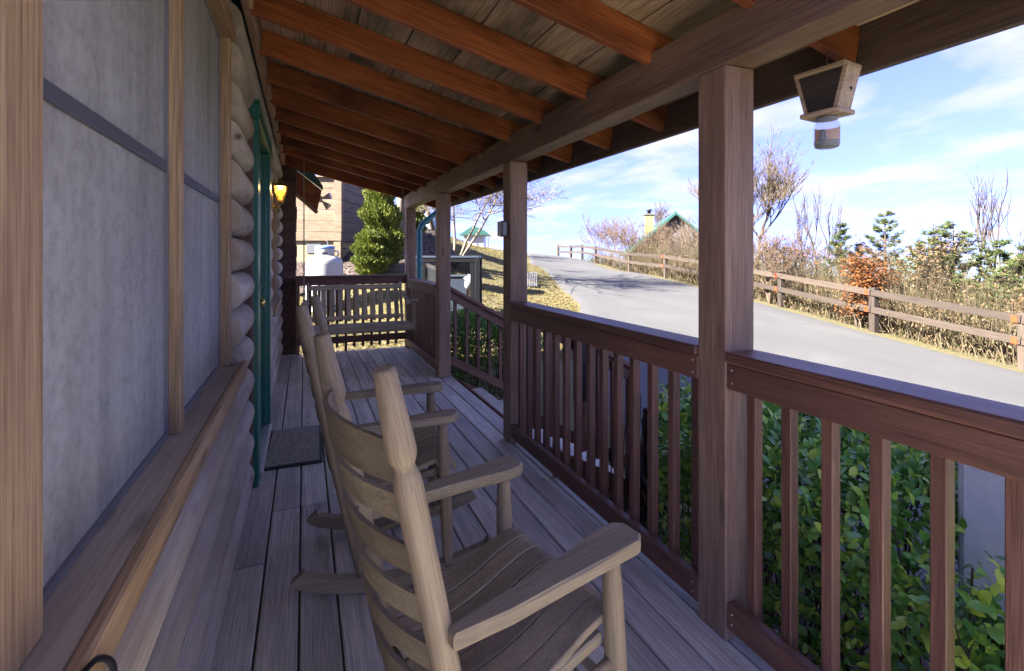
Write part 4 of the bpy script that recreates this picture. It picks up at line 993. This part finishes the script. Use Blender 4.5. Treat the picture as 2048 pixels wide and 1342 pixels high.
# neighbouring cabin, square to the picture plane
NC = Vector((.93, 14.3, 0)); zb_ = .55
nb = thing('neighbor_cabin', 'neighbouring cabin with sunlit plank wall over a stucco base', 'cabin', (NC.x - 1, NC.y + 1, zb_))
MN = Matrix((RT, FW, Vector((0, 0, 1)))).transposed().to_4x4(); MN.translation = NC
def NBd(name, x0, x1, y0, y1, z0, z1, mat, c=.006): return build(MB().cbox(x0, x1, y0, y1, z0, z1, c), name, mat, nb, MN)
NBd('foundation', -6.0, -.06, .06, 2.6, zb_ - .6, 1.72, M_stucco)
NBd('corner_post', -.20, 0, 0, .18, zb_ - .3, 1.72, M_neigh)
NBd('skirt_board', -6.05, .02, -.02, .05, 1.722, 1.96, M_neigh)
NBd('skirt_board', -.03, .02, .055, 2.7, 1.722, 1.96, M_neighshade)
z = 1.965; k = 0
while z < 3.3:
    bd0 = MB().cbox(-2.95, 2.95, -.025, .025, 0, .292, .008).mesh('wall_plank', M_neigh) if k == 0 else bd0
    put('wall_plank', bd0, nb, MN @ Matrix.Translation((-3.12, .035, z)))
    bd1 = MB().cbox(-1.27, 1.27, -.025, .025, 0, .292, .008).mesh('wall_plank', M_neighshade) if k == 0 else bd1
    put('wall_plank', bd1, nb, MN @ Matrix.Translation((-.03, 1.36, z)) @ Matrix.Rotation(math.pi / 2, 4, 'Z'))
    for q in range(2): NBd('log_end', -.12 + .09 * (q % 2), .10 + .09 * (q % 2), 2.64, 2.84, z + .146 * q, z + .146 * q + .135, M_sash)
    z += .298; k += 1
NBd('corner_board', -.17, .03, -.03, .01, 1.962, 3.45, M_neigh); NBd('corner_board', -.0, .035, .0105, .12, 1.962, 3.45, M_neigh)
NBd('cap_board', -6.1, .08, -.08, 2.9, 3.452, 3.50, M_neigh)
NBd('trim', .20, .28, 3.1, 3.2, 1.9, 3.4, M_white)
NBd('vent', -.95, -.55, .035, .055, 1.38, 1.64, M_sash)
ml = thing('meter_lamp', 'small dark outdoor lamp on the neighbour stucco base', 'lamp', MN @ Vector((.30, .1, 1.45)))
build(MB().cbox(.20, .30, .12, .22, 1.42, 1.60, .01), 'head', M_dark, ml, MN); build(MB().cbox(-.055, .199, .15, .19, 1.50, 1.53, .004), 'bracket', M_dark, ml, MN)
build(MB().tube([MN @ Vector((.25, .13, 1.425)), MN @ Vector((.23, .12, 1.2)), MN @ Vector((.26, .12, 1.02))], .006, 5), 'cord', M_dark, ml)
fl = thing('flood_light', 'beige twin head flood light at the tip of the rake board', 'flood light', (.21, 7.60, 2.13))
build(MB().cbox(.205, .245, 7.575, 7.635, 2.10, 2.19, .006), 'base', M_beige, fl)
for (d, p) in ((Vector((.85, -.35, .30)), Vector((.25, 7.60, 2.16))), (Vector((.75, -.25, -.75)), Vector((.25, 7.60, 2.11)))):
    d = d.normalized(); zq = d; xq = d.orthogonal().normalized(); yq = zq.cross(xq); MM = Matrix((xq, yq, zq)).transposed().to_4x4(); MM.translation = p
    hd = build(MB().lathe([(.014, -.01), (.016, .02), (.026, .03), (.032, .055), (.046, .10), (.048, .115), (.030, .112)], 18, M=MM), 'lamp_head', M_beige, fl)
# arborvitae, pale trunk and shrubs on the mulch bank
def evergreen(label, base, h, r, seed, n, lean=0):
    rg = random.Random(seed); b_ = Vector(base); t = thing('evergreen_shrub', label, 'shrub', base, group='evergreen shrubs on the mulch bank')
    build(MB().tube([b_ - Vector((0, 0, .1)), b_ + Vector((0, 0, h * .9))], [.05, .015], 6), 'trunk', M_barkd, t); vs, fs = [], []
    for i in range(n):
        z = rg.random() ** .85; prof = (min(1, z * 5) ** .5) * (1 - z) ** .28 * (.92 + .16 * math.sin(z * 23)); a = rg.uniform(0, 6.283)
        lob = 1 + .22 * math.sin(3 * a + 7 * z) + .12 * math.sin(8 * a + 19 * z); q = r * prof * lob * (rg.random() ** .28)
        p = b_ + Vector((q * math.cos(a), q * math.sin(a), .03 + z * h)); d = (Vector((math.cos(a) * .6, math.sin(a) * .6, .9)) + rdir(rg) * .55).normalized()
        leaf_quad(vs, fs, p, d, rdir(rg), rg.uniform(.06, .13), rg.uniform(.025, .045))
    fast(vs, fs, 'crown', M_arb, t); return t
p = px(763, 530, 12.9); evergreen('tall feathery yellow green arborvitae beside the neighbour cabin', (p.x, p.y, gz(p.x, p.y) - .02), 2.25, .56, 5, 30000)
p = px(740, 535, 12.4); evergreen('short bushy arborvitae lobe at the foot of the tall one', (p.x, p.y, gz(p.x, p.y) - .02), 1.10, .46, 6, 12000)
p = px(822, 500, 16.5); evergreen('green shrub half hidden behind the last porch post', (p.x, p.y, gz(p.x, p.y) - .02), 1.5, .55, 7, 12000)
rg = random.Random(21)
p = px(803, 505, 15.0); bare_tree('pale smooth trunk tree just right of the arborvitae', (p.x, p.y, gz(p.x, p.y)), 4.6, rg, 3, .11, M_barkp, .5, .1, trunk=.45)
p = px(908, 540, 15.5); bare_tree('spreading pale barked bare tree arching over the grassy hill', (p.x, p.y, gz(p.x, p.y) - .05), 5.0, random.Random(5), 5, .045, M_barkp, .95, .02, lean=(.36, -.15), stems=4, kids=(2, 4), trunk=.18, minr=.005)
p = px(870, 480, 19.0); bare_tree('bare tree behind the downspout on the mulch bank', (p.x, p.y, gz(p.x, p.y)), 4.0, random.Random(9), 4, .07, M_bark, .8, .05, stems=2)
p = px(720, 430, 24.0); bare_tree('bare winter tree rising behind the neighbour cabin', (p.x, p.y, gz(p.x, p.y)), 7.0, random.Random(19), 4, .10, M_barkp, .7, .1)
# trash enclosure with bin
q = px(905, 610, 10.6); ez = gz(q.x, q.y)
en = thing('trash_enclosure', 'black framed mesh trash enclosure on the slope past the stairs', 'enclosure', (q.x, q.y, ez))
ME = Matrix((RT, FW, Vector((0, 0, 1)))).transposed().to_4x4(); ME.translation = Vector((q.x, q.y, 0)); et = 1.27
for (x, y) in ((-.70, -.35), (.56, -.35), (-.70, .45), (.56, .45)): build(MB().cbox(x - .045, x + .045, y - .035, y + .035, ez - .25, et, .008), 'corner_post', M_black, en, ME)
build(MB().cbox(-.745, .605, -.385, .485, et + .001, et + .05, .012), 'lid', M_bin, en, ME)
build(MB().box(-.655, .515, .44, .455, ez - .2, et - .01), 'mesh_panel', M_meshp, en, ME); build(MB().box(.555, .57, -.315, .415, ez - .2, et - .01), 'mesh_panel', M_meshp, en, ME)
build(MB().cbox(.41, .514, -.36, -.34, ez - .2, et - .005, .004), 'front_stile', M_black, en, ME); build(MB().cbox(-.655, .515, -.37, -.33, et - .08, et, .006), 'front_rail', M_black, en, ME)
bn = thing('trash_bin', 'dark blue grey wheeled trash bin inside the mesh enclosure', 'trash bin', ME @ Vector((.0, .05, ez)))
build(MB().add([(x * s, y * s, z) for z, s in ((0, .8), (.86, 1)) for x, y in ((-.29, -.3), (.29, -.3), (.29, .3), (-.29, .3))], [(3, 2, 1, 0), (4, 5, 6, 7), (0, 1, 5, 4), (1, 2, 6, 5), (2, 3, 7, 6), (3, 0, 4, 7)]), 'body', M_bin, bn, ME @ Matrix.Translation((.05, .05, ez)))
build(MB().cbox(-.33, .33, -.34, .34, .865, .93, .03), 'lid', M_bin, bn, ME @ Matrix.Translation((.05, .05, ez)) @ Matrix.Rotation(R(-4), 4, 'X'))
for s in (-1, 1): build(MB().lathe([(.09, -.02), (.1, -.015), (.1, .015), (.09, .02)], 14, M=ME @ Matrix.Translation((.05 + s * .27, .33, ez + .1)) @ Matrix.Rotation(math.pi / 2, 4, 'Y')), 'wheel', M_black, bn)
bag = thing('trash_bag', 'white plastic bag bulging from the trash bin', 'bag', ME @ Vector((.30, -.12, ez + .85)))
rg = random.Random(2); mb = MB().lathe([(.02, -.16), (.08, -.15), (.12, -.08), (.125, 0), (.10, .09), (.05, .14), (.015, .15)], 16)
mb.v = [(x * (1 + .14 * rg.uniform(-1, 1)), y * (1 + .14 * rg.uniform(-1, 1)), z + .02 * rg.uniform(-1, 1)) for x, y, z in mb.v]
build(mb, 'bag_body', M_bag, bag, ME @ Matrix.Translation((.36, -.16, ez + .80)))
# lattice crate on the grass
cp = px(1058, 588, 15.5); cz = gz(cp.x, cp.y)
cr = thing('slatted_crate', 'small grey slatted crate on the grass beside the second post', 'crate', (cp.x, cp.y, cz))
MC = Matrix((RT, FW, Vector((0, 0, 1)))).transposed().to_4x4() @ Matrix.Rotation(R(8), 4, 'Z'); MC.translation = Vector((cp.x, cp.y, cz))
for y in (-.15, .15):
    for z in (.03, .21, .39): build(MB().cbox(-.24, .24, y - .01, y + .01, z, z + .035, .003), 'rail', M_frame, cr, MC)
    for i in range(7): build(MB().cbox(-.22 + i * .07, -.195 + i * .07, y - .022, y - .0105, .0, .43, .002), 'slat', M_frame, cr, MC)
for x in (-.25, .23):
    for z in (.03, .39): build(MB().cbox(x, x + .02, -.139, .139, z, z + .035, .003), 'rail', M_frame, cr, MC)
build(MB().cbox(-.22, .22, -.135, .135, .005, .02, .002), 'bottom', M_frame, cr, MC)
# little white house with green roof at the top of the hill, blue barrel
hp = px(958, 497, 46); hb = hp.z
wh = thing('white_house', 'small white house with green roof at the hill top', 'house', (hp.x, hp.y, hb - .5))
MH = Matrix((RT, FW, Vector((0, 0, 1)))).transposed().to_4x4(); MH.translation = Vector((hp.x, hp.y, hb))
build(MB().box(-1.4, .45, 0, 3.5, -1.2, 1.25), 'wall', M_white, wh, MH)
build(MB().prism([(-1.8, 1.25), (1.0, 1.25), (.6, 1.62), (-.5, 2.1)], 'y', -.5, 4.0), 'roof', M_steel, wh, MH)
build(MB().cbox(.82, .92, -.45, -.35, -1.2, 1.245, .01), 'porch_post', M_wallg, wh, MH); build(MB().box(-.25, -.05, -.02, -.001, .2, .5), 'window', M_sash, wh, MH)
for zq in (-.3, .1): build(MB().cbox(.46, .81, -.43, -.37, zq, zq + .06, .004), 'porch_rail', M_wallg, wh, MH)
bp_ = px(862, 484, 22); bz = gz(bp_.x, bp_.y)
bl = thing('blue_barrel', 'pale blue barrel on the mulch bank behind the downspout', 'barrel', (bp_.x, bp_.y, bz))
build(MB().lathe([(.30, 0), (.33, .03), (.34, .3), (.35, .34), (.34, .38), (.34, .62), (.35, .66), (.33, .88), (.30, .92), (.05, .92)], 22), 'drum', plain('pale_blue', (.25, .42, .52), .5), bl, Matrix.Translation((bp_.x, bp_.y, bz - .05)))
build(MB().lathe([(.31, .925), (.31, .94), (.06, .96), (.05, .965)], 22), 'cover', M_white, bl, Matrix.Translation((bp_.x, bp_.y, bz - .05)))

# ---------------------------------------------------------------- road fence
fc = thing('road_fence', 'two rail wooden fence with orange reflectors along the far road edge', 'fence', (12.2, 7.5, -.45))
FP = [(11.75, -.6), (11.85, 2.0), (11.9, 4.62), (12.05, 7.25), (12.75, 10.2), (13.3, 13.3), (13.95, 16.6), (14.55, 19.9), (16.0, 25.2), (17.1, 28.6), (17.6, 31.0), (17.1, 32.0)]
for i, (x, y) in enumerate(FP):
    z = gz(x, y); e = FP[min(i + 1, len(FP) - 1)]; a = FP[max(i - 1, 0)]; dr = Vector((e[0] - a[0], e[1] - a[1], 0)).normalized()
    board('post', (x, y, z - .3), (x, y, z + 1.02), .14, .14, M_fence, fc, up=dr)
for (a, b_) in zip(FP, FP[1:]):
    for i, zh in enumerate((.91, .52)):
        A, B_ = Vector((*a, gz(*a) + zh)), Vector((*b_, gz(*b_) + zh)); d = (B_ - A).normalized(); s = Vector((-d.y, d.x, 0)).normalized()
        board('rail', A + s * .092 + d * .004 , B_ + s * .092 - d * .004, .04, .14, M_fence, fc)
for (x, y) in FP[1:6] + FP[5:7]:
    i = FP.index((x, y)); e = FP[i + 1]; d = Vector((e[0] - x, e[1] - y, 0)).normalized(); s = Vector((-d.y, d.x, 0))
    for zh in (.91, .52):
        c = Vector((x, y, gz(x, y) + zh)) + s * .1165 + d * .09
        M = Matrix((d, s, Vector((0, 0, 1)))).transposed().to_4x4(); M.translation = c; build(MB().cbox(-.045, .045, -.004, .004, -.06, .06, .003), 'reflector', M_reflect, fc, M)
# green roofed house below the road
gp = px(1350, 425, 38); gh = thing('green_roof_house', 'dark gabled house with green roof edge and yellow chimney below the road', 'house', (gp.x, gp.y, gp.z - 6.5))
MG = Matrix((RT, FW, Vector((0, 0, 1)))).transposed().to_4x4(); MG.translation = gp
MGr = MG @ Matrix.Rotation(R(-10), 4, 'Z')
build(MB().prism([(-3.3, -6.5), (3.3, -6.5), (3.3, -2.95), (0, -.25), (-3.3, -2.95)], 'y', 0, 9), 'wall', M_wallg, gh, MGr)
build(MB().prism([(-3.9, -3.25), (0, 0), (0, -.2), (-3.75, -3.4)], 'y', -.6, 9.6), 'roof', M_steel, gh, MGr); build(MB().prism([(3.9, -3.25), (3.75, -3.4), (0, -.2), (0, 0)], 'y', -.6, 9.6), 'roof', M_steel, gh, MGr)
ck = build(MB().cbox(-1.95, -1.25, 3, 3.8, -2.2, .05, .02), 'chimney', M_yellow, gh, MGr); build(MB().cbox(-2.05, -1.15, 2.9, 3.9, .051, .17, .02), 'chimney_cap', M_wallg, ck, MGr)
build(MB().lathe([(.15, .17), (.15, .45), (.25, .46), (.25, .55), (.05, .6)], 10, M=MGr @ Matrix.Translation((-1.6, 3.4, 0))), 'flue', M_dark, ck)
build(MB().box(-.5, .5, -.03, -.001, -3.0, -1.6), 'gable_window', M_sash, gh, MGr)
# ---------------------------------------------------------------- trees and brush beyond the fence
def at(u, d, v=560): q = px(u, v, d); return (q.x, q.y, gz(q.x, q.y))
bare_tree('tall bare tree just right of the nearest porch post', at(1510, 21), 7.2, random.Random(31), 5, .085, M_bark, .62, .10, lean=(.06, -.03), stems=3, kids=(3, 4), trunk=.30, minr=.006)
bare_tree('round crowned bare tree behind the green roofed house', at(1325, 52), 9.6, random.Random(32), 5, .10, M_barkd, .7, .12, kids=(2, 4), minr=.012, trunk=.4)
SAP = 'thin bare saplings beyond the fence'
for i, (u, d, h, lab) in enumerate([(1637, 16, 4.6, 'thin straight bare sapling right of the tall bare tree'), (1664, 17, 4.7, 'slim twin of the bare sapling, left of the small pine'), (1678, 20, 5.2, 'bare sapling rising behind the small pine'),
                          (1952, 12.5, 4.9, 'bare sapling rising above the broad pine'), (1988, 12.2, 4.7, 'tall thin bare tree left of the leaning branches'), (1600, 15, 3.4, 'low reddish bare sapling under the tall bare tree')]):
    bare_tree(lab, at(u, d), h, random.Random(50 + i), 3, .035, M_barkd, .42, .35, group=SAP, kids=(2, 3), trunk=.35, minr=.005)
bare_tree('leaning bare branches at the right edge above the pines', at(2120, 12.5), 4.7, random.Random(66), 3, .022, M_barkd, .3, .3, lean=(-.22, .1), stems=4, kids=(1, 2), trunk=.5, minr=.005)
for i, (u, d, h, w, lab) in enumerate([(1680, 16.5, 3.15, .28, 'small dense young pine left of the lone pine'), (1712, 17, 2.75, .26, 'smaller young pine touching the small dense one'), (1768, 15.0, 3.55, .27, 'lone airy young pine standing highest above the brush'),
                             (1905, 12.6, 3.15, .40, 'broad bushy green pine right of the tan oak'), (1855, 13.2, 2.85, .36, 'green pine between the tan oak and the broad pine'), (1998, 12.0, 2.75, .40, 'green pine behind the right hand fence post'), (2046, 11.8, 2.7, .33, 'pine cut off by the right edge of the picture')]):
    pine(lab, at(u, d), h, random.Random(70 + i), w)
def leafy_shrub(label, base, h, r, mat, seed, n, L=.10, W=.06, group='leafy oaks beyond the fence'):
    rg = random.Random(seed); t, out = bare_tree(label, base, h, rg, 3, .03, M_barkd, .8, .1, stems=3, kids=(2, 4), trunk=.2, name='oak_shrub', minr=.004, group=group, cat='shrub')
    cen = [(o[0], .16) for o in out if o[2] <= 1]; vs, fs = leaf_cloud(rg, cen, n, L, W); fast(vs, fs, 'leaves', mat, t); return t
leafy_shrub('rust orange leaved oak shrub behind the fence post', at(1745, 12.6), 2.0, .8, M_rust, 81, 2600)
leafy_shrub('low rust leaved sprout under the lower fence rail', at(1715, 11.9), .95, .4, M_rust, 82, 900)
leafy_shrub('tan dry leaved oak right of the rust one', at(1822, 13.0), 2.9, .9, M_tan, 83, 2600)
leafy_shrub('rust leaved shrub at the right edge of the brush', at(2036, 11.2), 1.7, .6, M_rust, 84, 1100)
leafy_shrub('sparse red leaved shrub under the tall bare tree', at(1575, 15.5), 2.5, .7, M_rust, 85, 260)
for i, (u, d, h) in enumerate([(1195, 33, 3.4), (1232, 31, 3.3), (1262, 28, 3.0), (1295, 26, 2.9), (1335, 24, 2.9), (1372, 22, 2.9), (1215, 40, 4.2), (1555, 18, 2.7), (1615, 18, 2.7), (1540, 15, 2.2)]):
    bare_tree(['leftmost', 'second', 'third', 'fourth', 'fifth', 'sixth', 'tallest rearmost', 'seventh', 'eighth', 'lowest'][i] + ' grey twiggy bush along the fence, counted from the crest', at(u, d), h, random.Random(90 + i), 4, .03, M_twig, .75, .12, stems=4, kids=(2, 3), trunk=.16, minr=.006, group='twiggy bushes along the fence', name='twiggy_bush', cat='bush')
# undergrowth: weeds and dry leaves nobody could count
rg = random.Random(100); vs, fs = [], []; lv, lf = [], []
for i in range(15000):
    y = rg.uniform(-2, 30) if rg.random() < .35 else rg.uniform(1.5, 16); x = lerp(ROAD_R, y) + .55 + abs(rg.gauss(0, 1.9)); z = gz(x, y) if i % 3 == 0 else z
    if i % 3: x = x0_ + rg.uniform(-.25, .25); y = y0_ + rg.uniform(-.25, .25)
    x0_, y0_ = x, y
    h = rg.uniform(.35, 1.25) * (1.25 if x > lerp(ROAD_R, y) + 1.2 else .8); d = (Vector((0, 0, 1)) + rdir(rg, -.2, .2) * rg.uniform(.05, .6)).normalized(); p = Vector((x, y, z - .12)); w = rg.uniform(.004, .011); s_ = rdir(rg, -.1, .1) * w; m_ = p + d * h * .6 + rdir(rg) * .06; e = p + d * h + rdir(rg) * .12
    b0 = len(vs); vs += [p - s_, p + s_, m_ + s_ * .8, m_ - s_ * .8, e]; fs += [(b0, b0 + 1, b0 + 2, b0 + 3), (b0 + 3, b0 + 2, b0 + 4)]
    for q in range(2):
        pp = p.lerp(e, rg.uniform(.15, 1)) + rdir(rg) * .1; leaf_quad(lv, lf, pp, rdir(rg), rdir(rg, .2, 1), rg.uniform(.04, .10), rg.uniform(.02, .05))
for i in range(5200):
    y = rg.uniform(1.0, 22); x = lerp(ROAD_R, y) + 1.1 + abs(rg.gauss(0, 2.2)); z = gz(x, y) if i % 4 == 0 else z
    if i % 4: x = x0_ + rg.uniform(-.3, .3); y = y0_ + rg.uniform(-.3, .3)
    x0_, y0_ = x, y; h = rg.uniform(1.1, 2.3) + (.5 if rg.random() < .12 else 0); d = (Vector((0, 0, 1)) + rdir(rg, -.2, .2) * rg.uniform(.05, .5)).normalized(); p = Vector((x, y, z - .1)); w = rg.uniform(.004, .008)
    m_ = p + d * h * .55 + rdir(rg) * .08; e = p + d * h + rdir(rg) * .2; s_ = Vector((d.y, -d.x, 0)) + RT; s_ = s_.normalized() * w; b0 = len(vs)
    vs += [p - s_, p + s_, m_ + s_ * .7, m_ - s_ * .7, e]; fs += [(b0, b0 + 1, b0 + 2, b0 + 3), (b0 + 3, b0 + 2, b0 + 4)]
    for q in range(4):
        t = rg.uniform(.35, .95); c = p.lerp(e, t); f_ = c + (rdir(rg, 0, .9) + d * .6) * rg.uniform(.15, .4); b0 = len(vs); vs += [c - s_ * .5, c + s_ * .5, f_]; fs.append((b0, b0 + 1, b0 + 2))
    for q in range(3):
        pp = p.lerp(e, rg.uniform(.3, 1)) + rdir(rg) * .18; leaf_quad(lv, lf, pp, rdir(rg), rdir(rg, .2, 1), rg.uniform(.04, .10), rg.uniform(.02, .05))
mb = MB(); mb.add(vs, fs); o = build(mb, 'weeds', M_weed); o['kind'] = 'stuff'; tag(o, 'tangle of dry tan weed stalks behind the road fence', 'weeds')
mb = MB(); mb.add(lv, lf); o = build(mb, 'dry_leaves', M_tan); o['kind'] = 'stuff'; tag(o, 'dry brown leaves caught in the weeds behind the fence', 'leaves')
# grass, litter and mulch chips on the bank
rg = random.Random(7); vs, fs = [], []; lv, lf = [], []; cv, cf = [], []
def on_mulch(x, y): return 12.7 < y < 23 and -1.5 < x < 4.7 and x < 1.2 + (y - 12.4) * .9
XS = np.array([rg.uniform(-3, 13) for _ in range(60000)]); YS = np.array([7.3 + 22 * rg.random() ** 1.35 for _ in range(60000)]); ZS = zg(XS, YS)
for x, y, z in zip(XS.tolist(), YS.tolist(), ZS.tolist()):
    if x > lerp(ROAD_L, y) - .05: continue
    if -6 < x < -.3 and y < 7.6: continue
    p = Vector((x, y, z))
    if on_mulch(x, y):
        for q in range(2):
            d = rdir(rg, -.1, .25); leaf_quad(cv, cf, p + Vector((rg.uniform(-.1, .1), rg.uniform(-.1, .1), .035)), d, (Vector((0, 0, 1)) + rdir(rg) * .5).normalized(), rg.uniform(.05, .13), rg.uniform(.02, .045))
        continue
    for q in range(2):
        h = rg.uniform(.03, .075); s_ = rdir(rg, -.1, .1) * .006; b0 = len(vs); e = p + Vector((rg.uniform(-.05, .05), rg.uniform(-.05, .05), h)); pp = p + Vector((rg.uniform(-.05, .05), rg.uniform(-.05, .05), 0)); vs += [pp - s_, pp + s_, e]; fs.append((b0, b0 + 1, b0 + 2))
    if rg.random() < (.55 if (x > 3 and y < 14) or y < 9.5 else .12): leaf_quad(lv, lf, p + Vector((0, 0, .02)), rdir(rg, -.15, .3), (Vector((0, 0, 1)) + rdir(rg) * .5).normalized(), rg.uniform(.05, .10), rg.uniform(.03, .06))
mb = MB(); mb.add(vs, fs); o = build(mb, 'grass', M_grass); o['kind'] = 'stuff'; tag(o, 'short yellow winter grass on the bank past the porch', 'grass')
mb = MB(); mb.add(cv, cf); o = build(mb, 'mulch_chips', M_mulchb); o['kind'] = 'stuff'; tag(o, 'dark wood mulch chips under the arborvitae', 'mulch')
for i in range(500):
    x, y = rg.uniform(1.6, 3.4), rg.uniform(-1, 5); leaf_quad(lv, lf, Vector((x, y, gz(x, y) + .05)), rdir(rg, -.15, .3), (Vector((0, 0, 1)) + rdir(rg) * .5).normalized(), rg.uniform(.05, .10), rg.uniform(.03, .06))
mb = MB(); mb.add(lv, lf); o = build(mb, 'leaf_litter', M_litter); o['kind'] = 'stuff'; tag(o, 'fallen brown leaves scattered over the grass bank', 'leaves')
